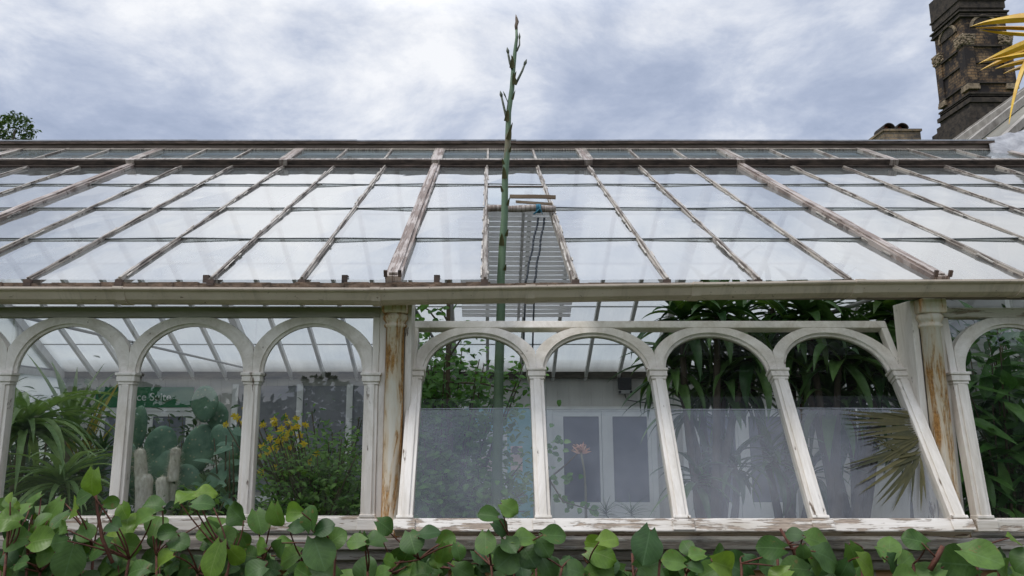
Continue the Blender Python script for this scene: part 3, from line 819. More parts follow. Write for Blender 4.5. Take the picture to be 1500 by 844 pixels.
t = thing('display_board', 'turquoise round-cornered display board with pink and white printed panels behind the climber', 'board', o0)
zt = P(765,597,9.0).z
b = MB(); w = .42; r_ = .08; out = []
for cx, cz, a0 in ((w-r_, zt-.012-r_, 0), (-w+r_, zt-.012-r_, 90)):
    out += [(cx+r_*math.cos(R(a0+k*15)), cz+r_*math.sin(R(a0+k*15))) for k in range(7)]
out += [(-w, .35), (w, .35)]
n = len(out); b.v += [Vector((x,-.015,z)) for x,z in out]+[Vector((x,.015,z)) for x,z in out]
b.face(range(n)); b.face([n+k for k in range(n)][::-1])
for k in range(n): b.face((k,(k+1)%n,n+(k+1)%n,n+k))
b.build('panel', M['turq'], t)
for x in (-.3,.3):
    b = MB(); b.box((x-.02,-.01,0),(x+.02,.01,.352)); b.build('leg', M['grey'], t)
b = MB(); b.box((-.36,-.019,.75),(.12,-.0155,1.52)); b.build('print', M['whitep'], t)
b = MB(); b.box((.16,-.020,1.05),(.30,-.0156,1.35)); b.box((-.30,-.022,1.0),(.02,-.0192,1.25)); b.build('pink_picture', M['pinkp'], t)
b = MB()
for k in range(9): b.box((-.33,-.022,.78+k*.022),(-.33+rnd.uniform(.2,.4),-.0193,.788+k*.022))
for k in range(10): b.box((.15,-.022,.6+k*.03),(.15+rnd.uniform(.1,.22),-.0157,.61+k*.03))
b.tube([(.22,-.024,1.3),(.22,-.0205,1.3)], .05, 14); b.build('dark_print', M['inkp'], t)

# ------------------------------------------------------------------ inside: plants
def ctr(u, v, Y): return P(u, v, Y)
# aloe
def rosette(name, label, cat, u, v, Y, n, L, W, elev, mt, droop, lean=(0,0), seed=1, zbase=.78, extra=None, shape='taper', teeth=.12, stem=True):
    g = random.Random(seed); c = P(u, v, Y); o0 = Vector((c.x, Y, zbase))
    t = thing(name, label, cat, o0)
    if stem:
        b = MB(); b.tube([o0, (o0+c)/2+Vector((g.uniform(-.03,.03),0,0)), c], [.035,.03,.028], 8); b.off(o0).build('stem', M['brownstem'], t)
    b = MB()
    for k in range(n):
        a = k*2.39996; e = elev[0]+(elev[1]-elev[0])*k/n + g.uniform(-.15,.15)
        d = Vector((math.cos(a)*math.cos(e)+lean[0], math.sin(a)*math.cos(e)*.8+lean[1], math.sin(e)))
        b.leaf(c+Vector((0,0,.03*k/n)), d, (0,0,1), g.uniform(*L), W*g.uniform(.8,1.15), shape, g.uniform(*droop), .3, 14, teeth=teeth)
    b.off(o0).build('leaves', mt, t)
    if extra: extra(t, o0)
    return t
rosette('aloe', 'big arching aloe with toothed grey-green leaves filling the far left light', 'aloe', 35, 635, 4.2, 60, (.42,.74), .066, (.1,1.1), M['aloe'], (1.2,2.0), seed=3)
rosette('aloe', 'second aloe lower down, its leaves sweeping left above the sill', 'aloe', 90, 715, 4.05, 50, (.28,.5), .052, (.1,1.1), M['aloe'], (.9,1.7), (-.15,0), seed=11, stem=False)
rosette('agave_plant', 'upright sword-leaved plant behind the big arching aloe', 'agave', 102, 640, 4.7, 12, (.35,.58), .06, (.9,1.4), M['aloe'], (.2,.6), seed=5)
def yl(t, o0): pass
o0 = P(128, 668, 4.45)
t = thing('striped_leaf_plant', 'yellow-striped sword leaf leaning right behind the peeling mullion', 'plant', (o0.x,4.45,.78)); o1 = Vector((o0.x,4.45,.78))
b = MB(); b.leaf(P(122,655,4.45), P(172,556,4.5)-P(122,655,4.45), (0,-1,.3), .48, .045, 'taper', .15, .2, 10); b.leaf(P(118,660,4.45), P(150,570,4.5)-P(118,660,4.45), (0,-1,.3), .34, .03, 'taper', .2, .2, 10)
for k in range(9): b.leaf(P(120,690,4.5), (rnd.uniform(-.8,.9),rnd.uniform(-.3,.3),1), (0,-1,.2), rnd.uniform(.2,.4), .03, 'taper', .6, .2, 8)
b.off(o1).build('leaves', M['aloe_y'], t)
b = MB(); b.tube([o1, P(120,700,4.5), P(120,655,4.45)], [.03,.025,.02], 8); b.off(o1).build('stem', M['brownstem'], t)
# succulents in front of the left lights
rosette('succulent', 'bluish small rosette succulent between the aloe and the peeling mullion', 'succulent', 140, 700, 4.2, 26, (.08,.17), .05, (.2,1.2), M['pear'], (.1,.4), seed=8, shape='ovate', teeth=0)
rosette('succulent', 'spiky dark green rosette beside the yellow-striped leaf', 'succulent', 148, 668, 4.35, 26, (.10,.22), .03, (.1,1.2), M['strap'], (.2,.6), seed=9, teeth=.2)
# silver torch cactus
o0 = Vector((P(225,760,4.05).x, 4.05, .78))
t = thing('torch_cactus', 'woolly silver columnar cactus with several blunt stems beside the peeling mullion', 'cactus', o0)
def torch(u, v0, v1, r, lean=0, Y=4.05):
    b = MB(); A = P(u, v0, Y); Bq = P(u+lean, v1, Y); pts = []; rr = []
    for k in range(31):
        s = k/30; c = A.lerp(Bq, s); e = .62*r/max(.05,(Bq-A).length)*1.6; pts.append(c); rr.append(r*(.94+.06*math.sin(s*7)) * ((1-min(1,max(0,(s-1+e)/e))**2)**.5 if s > 1-e else 1) + .001)
    b.tube(pts, rr, 16)
    d = (Bq-A).normalized(); x = Vector((1,0,0)); y = d.cross(x).normalized()
    for k in range(900):
        s = rnd.random(); a = rnd.uniform(0, 6.28); i = min(30, int(s*31)); c = A.lerp(Bq, s)+ (x*math.cos(a)+y*math.sin(a))*rr[i]*.96
        nn = (x*math.cos(a)+y*math.sin(a)); dd = (nn+d*rnd.uniform(-.3,.9)).normalized()
        b.leaf(c, dd, d, rnd.uniform(.014,.034), .0026, 'taper', .1, .1, 2)
    b.off(o0).build('cactus_stem', M['fuzz'], t)
torch(211,790,692,.048); torch(207,700,657,.032,-2); torch(240,790,697,.036,-2); torch(247,770,694,.03,6,4.09); torch(253,705,655,.028,5)
# prickly pear
o0 = Vector((P(290,760,4.6).x, 4.6, .78))
t = thing('prickly_pear', 'large prickly pear with broad blue-green pads behind the woolly cactus', 'cactus', o0)
pads = [(235,655,29,40,10),(300,592,29,35,-5),(290,660,30,50,15),(202,630,20,46,5),(330,650,26,40,-35),(270,720,36,50,0),(325,715,32,48,10),(215,715,30,44,-10),(345,690,22,36,20),(186,680,20,40,8),(318,610,22,30,-20),(335,700,26,40,-10),(238,690,30,40,10),(305,740,36,44,0),(355,640,20,34,12)]
for i, (u,v,w,h,ang) in enumerate(pads):
    Y = 4.5+.08*(i%4); k = 1/ppm(Y); b = MB(); c = P(u,v,Y)
    nl, nn_ = 10, 18; rows = []
    yaw = rnd.uniform(-.5,.5)
    mt = Matrix.Translation(c) @ Matrix.Rotation(yaw,4,'Z') @ Matrix.Rotation(R(ang),4,'Y')
    for a in range(nl+1):
        la = -math.pi/2+math.pi*a/nl; rows.append(len(b.v))
        for q in range(nn_):
            lo = 2*math.pi*q/nn_; zz = math.sin(la); ww = math.cos(la)*(1-.22*(zz<0)*(-zz))
            b.v.append(mt @ Vector((w*.78*k*ww*math.cos(lo), .022*math.cos(la)**.6*math.sin(lo) if abs(la) < 1.56 else 0, h*.78*k*zz)))
    for a in range(nl):
        for q in range(nn_):
            b.face((rows[a]+q, rows[a]+(q+1)%nn_, rows[a+1]+(q+1)%nn_, rows[a+1]+q), None, 0, True)
    for q in range(40):
        x = rnd.uniform(-.8,.8); z = rnd.uniform(-.8,.8)
        if x*x+z*z > .7: continue
        b.leaf(mt @ Vector((w*.78*k*x, -.02, h*.78*k*z)), (rnd.uniform(-.3,.3),-1,rnd.uniform(-.3,.3)), (0,0,1), .018, .003, 'taper', 0, 0, 2)
    b.off(o0).build('pad', M['pear'], t)

# broadleaf stems near the third light, shrubs
def shrub(name, label, cat, u0, u1, v0, v1, Y0, Y1, n, ls, lw, mt, seed, shape='ovate', nb=14, group=None, stemmat='brownstem', base=None, dens=lambda a,b: True, zb=.78, jitter=.10):
    g = random.Random(seed)
    um = (u0+u1)/2 if base is None else base
    Ym = (Y0+Y1)/2; o0 = Vector((P(um,v1,Ym).x, Ym, zb))
    t = thing(name, label, cat, o0, group)
    tips = []
    b = MB()
    while len(tips) < nb:
        a, c = g.random(), g.random()
        if not dens(a, c): continue
        tips.append(P(u0+(u1-u0)*a, v0+(v1-v0)*c, g.uniform(Y0,Y1)))
    paths = []
    for q in tips:
        m1 = o0.lerp(q, .5)+Vector((g.uniform(-.06,.06),g.uniform(-.05,.05),g.uniform(0,.1)))
        pts = [o0*(1-s)**2+m1*2*s*(1-s)+q*s*s for s in [k/6 for k in range(7)]]
        b.tube(pts, [.011-.0013*k for k in range(7)], 5); paths.append(pts)
    b.off(o0).build('stems', M[stemmat], t)
    b = MB(); k = 0
    while k < n:
        pts = g.choice(paths); s = g.uniform(.35,1)**.7; i = min(5, int(s*6)); c = pts[i].lerp(pts[i+1], s*6-i)
        c = c+Vector((g.gauss(0,jitter),g.gauss(0,jitter*.7),g.gauss(0,jitter)))
        if c.z < zb or c.y < WY+.12+max(0, ls[1]-.12)*.6: continue
        d = Vector((g.uniform(-1,1),g.uniform(-1,.6),g.uniform(-.5,.7)))
        b.leaf(c, d, (g.uniform(-.4,.4),-.5,1), g.uniform(*ls), g.uniform(*lw), shape, g.uniform(.1,.9), .12, 4); k += 1
    b.off(o0).build('foliage', mt, t)
    return t, o0, tips
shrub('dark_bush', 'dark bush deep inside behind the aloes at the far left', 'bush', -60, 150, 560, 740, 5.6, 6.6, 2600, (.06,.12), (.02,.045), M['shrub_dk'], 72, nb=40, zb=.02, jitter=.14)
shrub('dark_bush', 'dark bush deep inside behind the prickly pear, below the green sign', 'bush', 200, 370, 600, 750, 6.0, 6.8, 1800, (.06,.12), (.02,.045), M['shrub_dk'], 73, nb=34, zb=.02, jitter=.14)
t, o0, tips = shrub('flowering_shrub', 'bushy green shrub with yellow daisy flowers behind the third arched light', 'shrub', 380, 545, 640, 775, 4.0, 4.7, 5200, (.025,.05), (.014,.026), M['shrub'], 21, nb=60, jitter=.085)
b = MB()
fl = [(388,622),(403,620),(411,627),(424,620),(430,630),(398,640),(418,645),(437,640),(405,652),(392,660),(426,655),(385,668),(412,636),(440,652),(350,612),(356,622),(344,607),(382,690),(434,626),(421,638)]
fl = fl+[(u+rnd.uniform(-26,30), v+rnd.uniform(-18,26)) for u,v in fl]
fp = [P(u+rnd.uniform(-3,3), v+rnd.uniform(-3,3), 4.15+rnd.uniform(-.1,.2)) for u,v in fl]
for c in fp:
    for k in range(9):
        a = k*.7+rnd.uniform(-.2,.2); b.leaf(c, (math.cos(a), -.35, math.sin(a)*.7), (0,-1,.6), rnd.uniform(.018,.028), .011, 'ovate', .3, .1, 3)
b.off(o0).build('flowers', M['flower_y'], t)
b = MB()
for c in fp: b.tube([c, c.lerp(o0,.25)+Vector((.02,.03,-.05)), c.lerp(o0+Vector((0,0,.3)),.6)], [.003,.005,.007], 5)
b.off(o0).build('flower_stalks', M['brownstem'], t)
shrub('dark_shrub', 'fine dark-leaved branching shrub above the yellow-flowered bush', 'shrub', 440, 530, 598, 690, 4.75, 5.1, 800, (.03,.055), (.008,.014), M['shrub_dk'], 22, nb=16, jitter=.04)
shrub('broad_leaved_shrub', 'shrub with large round grey-green leaves beside the prickly pear', 'shrub', 312, 366, 630, 770, 4.15, 4.4, 34, (.09,.14), (.065,.10), M['pear'], 23, nb=9, jitter=.05)
shrub('fine_leaved_plant', 'low dark leafy plant filling the base of the first arched lights', 'plant', 10, 345, 735, 790, 4.0, 4.3, 1100, (.05,.10), (.018,.04), M['shrub_dk'], 24, nb=30)
shrub('pale_leaved_plant', 'light green small plants along the sill below the prickly pear', 'plant', 225, 350, 725, 780, 3.88, 4.1, 420, (.025,.05), (.016,.03), M['shrub'], 25, nb=18, jitter=.04)
# climber in the first light of the open sash
t, o0, tips = shrub('climber', 'small-leaved green climber hanging behind the first light of the open sash', 'climber', 604, 775, 470, 770, 4.2, 4.9, 7500, (.03,.058), (.024,.042), M['vine'], 31, nb=70, base=650, jitter=.075, dens=lambda a,c: a < .45 or (c > .18 and rnd.random() < .55))
b = MB()
for (ua,va,ub,vb) in ((655,470,640,452),(640,470,615,448),(660,520,700,470),(655,560,760,575)):
    A = P(ua,va,4.3); Bq = P(ub,vb,4.3); b.tube([A, A.lerp(Bq,.5)+Vector((0,0,.02)), Bq], [.006,.005,.003], 5)
b.tube([o0, P(660,650,4.4), P(656,560,4.35), P(657,440,4.35), P(658,400,4.4)], [.02,.017,.014,.012,.011], 7)
b.off(o0).build('main_stem', M['brownstem'], t)
b = MB()
for (u,v) in ((606,452),(618,462),(628,455),(612,470),(640,462),(624,446),(604,446),(614,478),(632,470),(645,455),(608,485),(603,500)):
    for k in range(2): b.leaf(P(u+rnd.uniform(-5,5),v+rnd.uniform(-4,4),4.1), (rnd.uniform(-1,1),-.3,rnd.uniform(-.6,.3)), (0,-.8,.6), rnd.uniform(.04,.06), .034, 'ovate', .4, .1, 4)
b.off(o0).build('trailing_foliage', M['vine'], t)
b = MB()
# amaryllis-like flower
o0 = Vector((P(857,760,4.25).x, 4.25, .78))
t = thing('pink_lily', 'single pink lily on a bare stalk behind the second light of the open sash', 'flower', o0)
b = MB(); b.tube([o0, P(858,720,4.25), P(856,690,4.25), P(851,662,4.25)], [.008,.007,.006,.006], 8); b.off(o0).build('stalk', simple('pale_stalk', (.18,.17,.12), (.28,.27,.2), 20, .7, .2), t)
b = MB(); c = P(851,664,4.25)
for a in (-75,-50,-15,15,35,60,80): b.leaf(c, (math.sin(R(a)), -.35, math.cos(R(a))), (0,-1,0), rnd.uniform(.045,.075), .014, 'lance', .8, .15, 6)
b.off(o0).build('petals', M['flower_p'], t)
b = MB(); 
for k in range(6): b.tube([c, c+Vector((rnd.uniform(-.05,.05),-.03,.05)), c+Vector((rnd.uniform(-.08,.08),-.05,.02))], .002, 5)
b.off(o0).build('stamens', M['flower_p'], t)
o0 = Vector((P(800,735,4.3).x, 4.3, .78))
t = thing('twiggy_shrub', 'sparse twig with small round leaves leaning right beside the pink lily', 'shrub', o0)
b = MB(); b.tube([o0, P(806,700,4.3), P(830,680,4.3), P(848,662,4.3)], [.008,.007,.005,.003], 6)
b.tube([P(806,705,4.3), P(825,735,4.2), P(870,748,4.15)], [.005,.004,.002], 5); b.off(o0).build('twigs', M['brownstem'], t)
b = MB()
for (ua,va,ub,vb,n) in ((805,700,825,640,10),(806,705,850,700,9),(806,730,880,752,22),(800,690,812,620,10)):
    for k in range(n):
        s = rnd.random(); b.leaf(P(ua+(ub-ua)*s+rnd.uniform(-6,6), va+(vb-va)*s+rnd.uniform(-6,6), 4.25), (rnd.uniform(-1,1),-.4,rnd.uniform(-.5,.6)), (0,-1,.5), rnd.uniform(.03,.05), .03, 'ovate', .3, .1, 4)
b.off(o0).build('foliage', M['vine'], t)
rosette('grass_tuft', 'thin-leaved tuft growing at the foot of the white doors', 'plant', 888, 757, 4.4, 24, (.07,.16), .008, (.1,1.2), M['shrub_dk'], (.3,1.2), seed=44, stem=False)
rosette('grass_tuft', 'second thin-leaved tuft right of the pink lily, nearer the open mullion', 'plant', 925, 757, 4.4, 20, (.07,.17), .008, (.1,1.2), M['shrub_dk'], (.3,1.2), seed=45, stem=False)

# strap-leaved dracaenas on the right
def dracaena(label, heads, basex, Y, seed, n=30, L=(.3,.55), W=.045, mt='strap', bright=0):
    g = random.Random(seed); o0 = Vector((P(basex,760,Y).x, Y, .78))
    t = thing('dracaena', label, 'dracaena', o0, 'dracaenas behind the open sash')
    b = MB()
    for (u,v,y) in heads:
        q = P(u,v,y); m1 = o0.lerp(q,.55)+Vector((g.uniform(-.1,.1),0,0)); pts = [o0*(1-s)**2+m1*2*s*(1-s)+q*s*s for s in [k/7 for k in range(8)]]
        b.tube(pts, [.030-.0018*k for k in range(8)], 7)
    b.off(o0).build('trunk', M['bark'], t)
    b = MB()
    for (u,v,y) in heads:
        q = P(u,v,y)
        for k in range(n):
            a = k*2.4; e = -.3+1.5*(k/n)+g.uniform(-.15,.15)
            b.leaf(q+Vector((0,0,.10*(k/n)-.06)), (math.cos(a)*math.cos(e), math.sin(a)*math.cos(e)*.8, math.sin(e)), (0,0,1), g.uniform(*L), W*g.uniform(.8,1.2), 'lance', g.uniform(.7,1.9), .22, 9, m=1 if g.random() < bright else 0)
    b.off(o0).build('leaves', [M[mt], M['strap_l']], t)
dracaena('dracaena with drooping strap leaves filling the third light of the open sash', [(1025,500,4.75),(1085,470,4.7),(1010,600,4.9)], 1050, 4.8, 51, bright=.08)
dracaena('tallest dracaena, its dark leaves showing in the gap under the gutter', [(1130,452,4.9),(1200,470,4.8),(1160,540,4.9),(1100,560,5.0)], 1150, 4.9, 52, bright=.08)
dracaena('dracaena with dark leaves behind the fourth light near the second column', [(1240,500,4.6),(1290,470,4.7),(1265,580,4.7),(1200,600,4.9)], 1250, 4.7, 53, bright=.06)
dracaena('dracaena standing behind the right-hand iron column', [(1330,520,4.6),(1350,620,4.6),(1330,450,4.9)], 1340, 4.6, 54)
dracaena('broad-leaved dracaena crowding the top of the third light, under the gutter', [(1000,470,4.5),(1050,460,4.4),(1100,520,4.5),(1060,560,4.6),(985,540,4.6)], 1040, 4.5, 57, n=34, L=(.28,.48), W=.072, bright=.12)
dracaena('broad-leaved dracaena crowding the top of the fourth light, beside the second column', [(1180,460,4.5),(1230,520,4.45),(1290,540,4.5),(1160,500,4.6),(1220,590,4.6),(1310,460,4.6)], 1230, 4.5, 58, n=34, L=(.28,.48), W=.072, bright=.12)
dracaena('lower dracaena with pale drooping leaves behind the veiled third pane', [(1020,700,4.5),(1075,680,4.6)], 1050, 4.55, 55, n=22, L=(.22,.4), bright=.15)
dracaena('lower dracaena with hanging leaves behind the veiled fourth pane', [(1130,670,4.6),(1190,690,4.7)], 1160, 4.65, 56, n=22, L=(.25,.4), bright=.1)
# figs behind the right window
def fig(label, u0, u1, v0, v1, Y, seed, n):
    shrub('fig_tree', label, 'fig tree', u0, u1, v0, v1, Y, Y+.5, n, (.18,.32), (.055,.095), M['fig'], seed, 'lance', nb=26, group='figs behind the right-hand window', jitter=.09)
fig('fig with glossy dark leaves just behind the right-hand ajar window', 1400, 1560, 465, 760, 4.1, 61, 330)
fig('second fig standing deeper inside behind the first fig', 1420, 1600, 450, 700, 4.7, 62, 260)
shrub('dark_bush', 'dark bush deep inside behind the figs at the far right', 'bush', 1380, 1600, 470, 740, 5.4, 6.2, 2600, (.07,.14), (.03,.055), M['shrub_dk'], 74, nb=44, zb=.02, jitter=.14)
# terracotta pots on the bed, seen under the open sash
for u, lab in ((1033, 'terracotta pot lying on the soil under the open sash, left one'), (1180, 'terracotta pot on the soil under the open sash, right one')):
    c = P(u, 792, 3.98); c.z = .782; b = MB(); b.lathe((0,0,0), [(.045,0),(.06,.10),(.068,.10),(.07,.125),(.058,.125),(.05,.06)], 16)
    tag(b.build('flower_pot', M['terracotta']), lab, 'pot', 'pots under the open sash').location = c

# reflection of a palm frond, modelled as leaflets laid on the sash glass
Minv = (Matrix.Translation((0, o_y, o_z)) @ Matrix.Rotation(-tilt, 4, 'X'))
def SG(u, v, off=-.012):
    """measured point of the sash's own plane, in world space"""
    nrm = Minv.to_3x3() @ Vector((0,1,0)); p0 = Minv @ Vector((0,.020+off,0))
    cam = Vector((0,0,EH)); d = P(u,v,3.0)-cam; k = (p0-cam).dot(nrm)/d.dot(nrm); return cam+d*k
o0 = SG(1345, 640)
t = thing('frond_reflection', 'brown fan palm frond modelled in place of its reflection in the fourth light, at the right stile', 'palm frond', o0)
nrm = Minv.to_3x3() @ Vector((0,-1,0))
b1 = MB(); b2 = MB()
fan = [((1333,612),(1232,601)),((1333,614),(1232,607)),((1335,617),(1237,616)),((1336,620),(1240,623)),((1338,624),(1246,634)),((1340,627),(1253,640)),((1341,630),(1264,649)),((1342,633),(1277,657)),((1344,636),(1293,655)),((1346,612),(1290,604)),((1345,606),(1300,601)),
       ((1345,652),(1234,682)),((1345,654),(1237,689)),((1344,660),(1252,712)),((1345,663),(1260,723)),((1346,672),(1284,738)),((1347,676),(1292,741)),((1349,664),(1307,750)),((1347,656),(1283,728))]
for A, Bq in fan:
    p = SG(*A); q = SG(*Bq, off=-.020); b1.leaf(p, q-p, nrm, (q-p).length, .018, 'lance', 0.0, .1, 8)
for A, Bq in [((1340,660),(1335,738)),((1348,668),(1357,735)),((1350,678),(1349,752)),((1336,672),(1318,705))]:
    p = SG(*A); q = SG(*Bq, off=-.018); b1.leaf(p, q-p, nrm, (q-p).length, .014, 'lance', 0.0, .1, 8)
g = random.Random(17)
for k in range(9):
    A = SG(1349+g.uniform(-3,3), 650+g.uniform(-22,26)); ang = R(150+60*g.random()); ll = g.uniform(40,85)
    Bq = SG(1349+math.cos(ang)*ll, 655-math.sin(ang)*ll*.8+12, off=-.024); b1.leaf(A, Bq-A, nrm, (Bq-A).length, .016, 'lance', 0, .2, 6)
b1.off(o0).build('leaflets', M['frond'], t)
# ------------------------------------------------------------------ creeper along the front
LV = [ # u, v, size px, tip angle, tone
 (131,709,40,-95,'y'),(101,743,46,170,'y'),(120,728,40,-160,'g'),(143,803,44,200,'g'),(188,800,44,-8,'g'),(205,760,38,190,'g'),(195,833,42,-175,'g'),(275,720,44,80,'y'),(303,718,40,25,'y'),(298,735,34,10,'g'),(243,780,36,190,'g'),(236,820,34,-160,'y'),(262,793,38,-20,'d'),(18,788,40,180,'g'),(92,772,38,165,'g'),(60,812,42,-170,'g'),(8,760,36,180,'y'),(30,825,42,170,'g'),(22,742,24,150,'y'),(14,728,24,120,'y'),
 (100,825,52,-100,'d'),(125,780,36,-60,'g'),(165,770,38,150,'d'),(222,738,38,175,'g'),(85,795,38,-170,'d'),(60,790,36,10,'y'),
 (345,752,44,150,'d'),(300,777,40,175,'g'),(328,788,44,-10,'g'),(311,822,52,-95,'y'),(345,815,34,-40,'y'),(380,764,38,-80,'g'),(404,756,36,-75,'g'),(428,750,28,175,'y'),(453,757,48,110,'g'),(418,790,40,30,'g'),(378,800,34,170,'g'),(436,771,34,5,'d'),(404,806,48,-140,'d'),(468,811,52,-70,'d'),(491,788,42,40,'g'),(440,838,36,160,'g'),(370,835,44,-150,'d'),(475,772,30,20,'d'),
 (530,795,38,-90,'d'),(546,786,46,150,'d'),(566,770,44,-30,'g'),(603,793,46,-70,'g'),(520,792,40,170,'g'),(655,790,38,30,'g'),(672,808,36,-80,'g'),(711,795,46,-85,'g'),(746,744,40,-30,'g'),(714,754,34,170,'g'),(567,822,40,175,'g'),(640,822,34,-80,'g'),(556,840,44,190,'g'),(612,838,40,170,'g'),(680,838,46,-30,'d'),(735,772,36,-30,'d'),(748,800,36,-60,'d'),(630,780,34,10,'d'),(650,812,34,-100,'g'),
 (770,784,40,20,'g'),(813,784,46,5,'g'),(797,802,40,-60,'d'),(742,820,42,-140,'d'),(870,797,40,175,'y'),(893,789,30,20,'y'),(882,810,46,-20,'y'),(948,800,56,-110,'d'),(884,834,50,15,'g'),(806,830,46,-70,'d'),(985,822,38,170,'g'),(1005,800,40,120,'g'),(1040,838,40,-160,'g'),(1020,830,34,-20,'d'),(775,815,38,-60,'d'),(840,835,36,160,'d'),
 (1065,829,46,-15,'y'),(1058,808,30,25,'g'),(1128,802,44,175,'g'),(1203,793,48,-10,'g'),(1177,810,24,-90,'d'),(1162,782,28,160,'d'),(1217,816,44,-20,'d'),(1200,829,40,-50,'g'),(1254,817,50,-65,'g'),(1290,806,30,80,'g'),(1162,832,46,170,'g'),(1140,842,40,-160,'y'),(1237,836,36,-120,'d'),(1274,830,42,-30,'y'),(1020,812,38,-170,'g'),
 (1303,800,38,80,'g'),(1340,790,52,160,'g'),(1315,828,46,-30,'d'),(1400,826,56,175,'d'),(1440,815,58,-40,'g'),(1468,821,54,10,'d'),(1478,842,48,-20,'g'),(1502,818,44,-160,'d'),(1490,787,30,20,'y'),(1420,840,44,170,'g'),(1360,840,46,-160,'g'),(1496,840,40,60,'y'),(1330,845,40,20,'g')]
CL = [(0,70,'young trailing creeper at the far left below the arching aloe'),
      (70,215,'creeper with a yellow-green leaf standing up by the peeling mullion'),
      (215,360,'creeper with two upright pale leaves below the woolly cactus'),
      (360,510,'creeper clump with a narrow upright leaf below the yellow-flowered bush'),
      (510,690,'dark-leaved creeper clump around the foot of the left iron column'),
      (690,850,'creeper rising over the open sash rail with one round leaf against the glass'),
      (850,1030,'creeper with three lime young leaves and one large dark leaf under the open sash'),
      (1030,1290,'creeper with a bare red-brown shoot under the fourth light of the open sash'),
      (1290,1520,'broad-leaved creeper clump at the foot of the right iron column')]
g = random.Random(99)
for (ua, ub, lab) in CL:
    um = (ua+ub)/2; base = P(um, 844, 2.95); o0 = Vector((base.x, 2.95, .03))
    t = thing('creeper', lab, 'creeper', o0, 'creepers in front of the wall')
    st = MB(); lv = MB(); mats = [M['kiwi'], M['kiwi_y'], M['kiwi_d']]
    nodes = []
    for q in range(max(3, int((ub-ua)/38))):
        uu = ua+(ub-ua)*(q+.5)/max(3, int((ub-ua)/38))+g.uniform(-10,10); vv = g.uniform(800,840)
        top = P(uu, vv, g.uniform(2.95,3.1)); m1 = Vector((top.x*.6+o0.x*.4+g.uniform(-.1,.1), 3.0, .6))
        pts = [o0*(1-s)**2+m1*2*s*(1-s)+top*s*s for s in [k/6 for k in range(7)]]
        st.tube(pts, [.008,.0075,.007,.0065,.006,.0055,.005], 6); nodes.append(top); nodes.append(pts[5])
    leaves = [l for l in LV if ua <= l[0] < ub]
    # undergrowth leaves that fill the lower edge
    for q in range(int((ub-ua)*(.34 if ub < 400 else .22 if ub < 860 else .09))):
        leaves.append((g.uniform(ua,ub), 812+62*g.random()**.75, g.uniform(30,46), g.uniform(-180,180), g.choice('ggddd'), 1))
    if ub < 370:
        for q in range(14): leaves.append((g.uniform(ua,ub), g.uniform(735,805), g.uniform(28,44), g.uniform(-180,180), g.choice('ggydg'), 1))
    for l in leaves:
        u, v, s, ang, tone = l[:5]
        s *= g.uniform(.66,1.12)
        Y = g.uniform(2.82,3.0) if len(l) == 5 else g.uniform(3.0,3.22)
        if u > 560 and u < 1430 and Y > 3.12: Y = 3.1
        s *= .94
        L = s/ppm(Y); c = P(u, v, Y); a = R(ang)
        nrm = Vector((g.uniform(-.6,.6), -1.0, g.uniform(-.05,1.3))).normalized()
        d = Vector((math.cos(a), 0, math.sin(a))); d = (d-nrm*d.dot(nrm)).normalized()
        p = c-d*L*.5
        lv.leaf(p, d, nrm, L, L*g.uniform(.84,1.06), 'round', g.uniform(.1,1.0), g.uniform(-.04,.22), 9, m={'g':0,'y':1,'d':2}[tone], wav=g.uniform(0,.07))
        nd_ = min(nodes, key=lambda q: (q-p).length+ (0.3 if q.z > p.z else 0))
        if (nd_-p).length < .32:
            mid = (p+nd_)/2-d*L*.25+Vector((0,.01,.0))
            pts = [p*(1-s_)**2+mid*2*s_*(1-s_)+nd_*s_*s_ for s_ in [k/5 for k in range(6)]]
            st.tube(pts, [.0026,.0028,.003,.0033,.0036,.004], 5)
    st.off(o0).build('stems', M['redstem'], t)
    if um > 1000 and um < 1250:
        b = MB(); q = [P(1172,838,2.95), P(1162,806,2.95), P(1143,775,2.95)]; b.tube(q, [.008,.007,.005], 7); b.tube([P(1162,804,2.95), P(1180,796,2.95)], [.004,.003], 6); b.off(o0).build('bare_shoot', M['redstem'], t)
    if um > 1350:
        b = MB(); b.tube([P(1362,835,2.95), P(1372,818,2.95), P(1381,800,2.95)], [.010,.010,.008], 7); b.tube([P(1372,818,2.95),P(1350,795,2.95)], [.004,.002], 6); b.off(o0).build('bare_shoot', M['redstem'], t)
    if um < 160 and um > 100:
        b = MB(); b.tube([P(165,825,2.9), P(150,790,2.9), P(143,750,2.9), P(140,722,2.9)], [.007,.007,.006,.004], 7); b.off(o0).build('upright_stem', M['redstem'], t)
    lv.off(o0).build('foliage', mats, t)

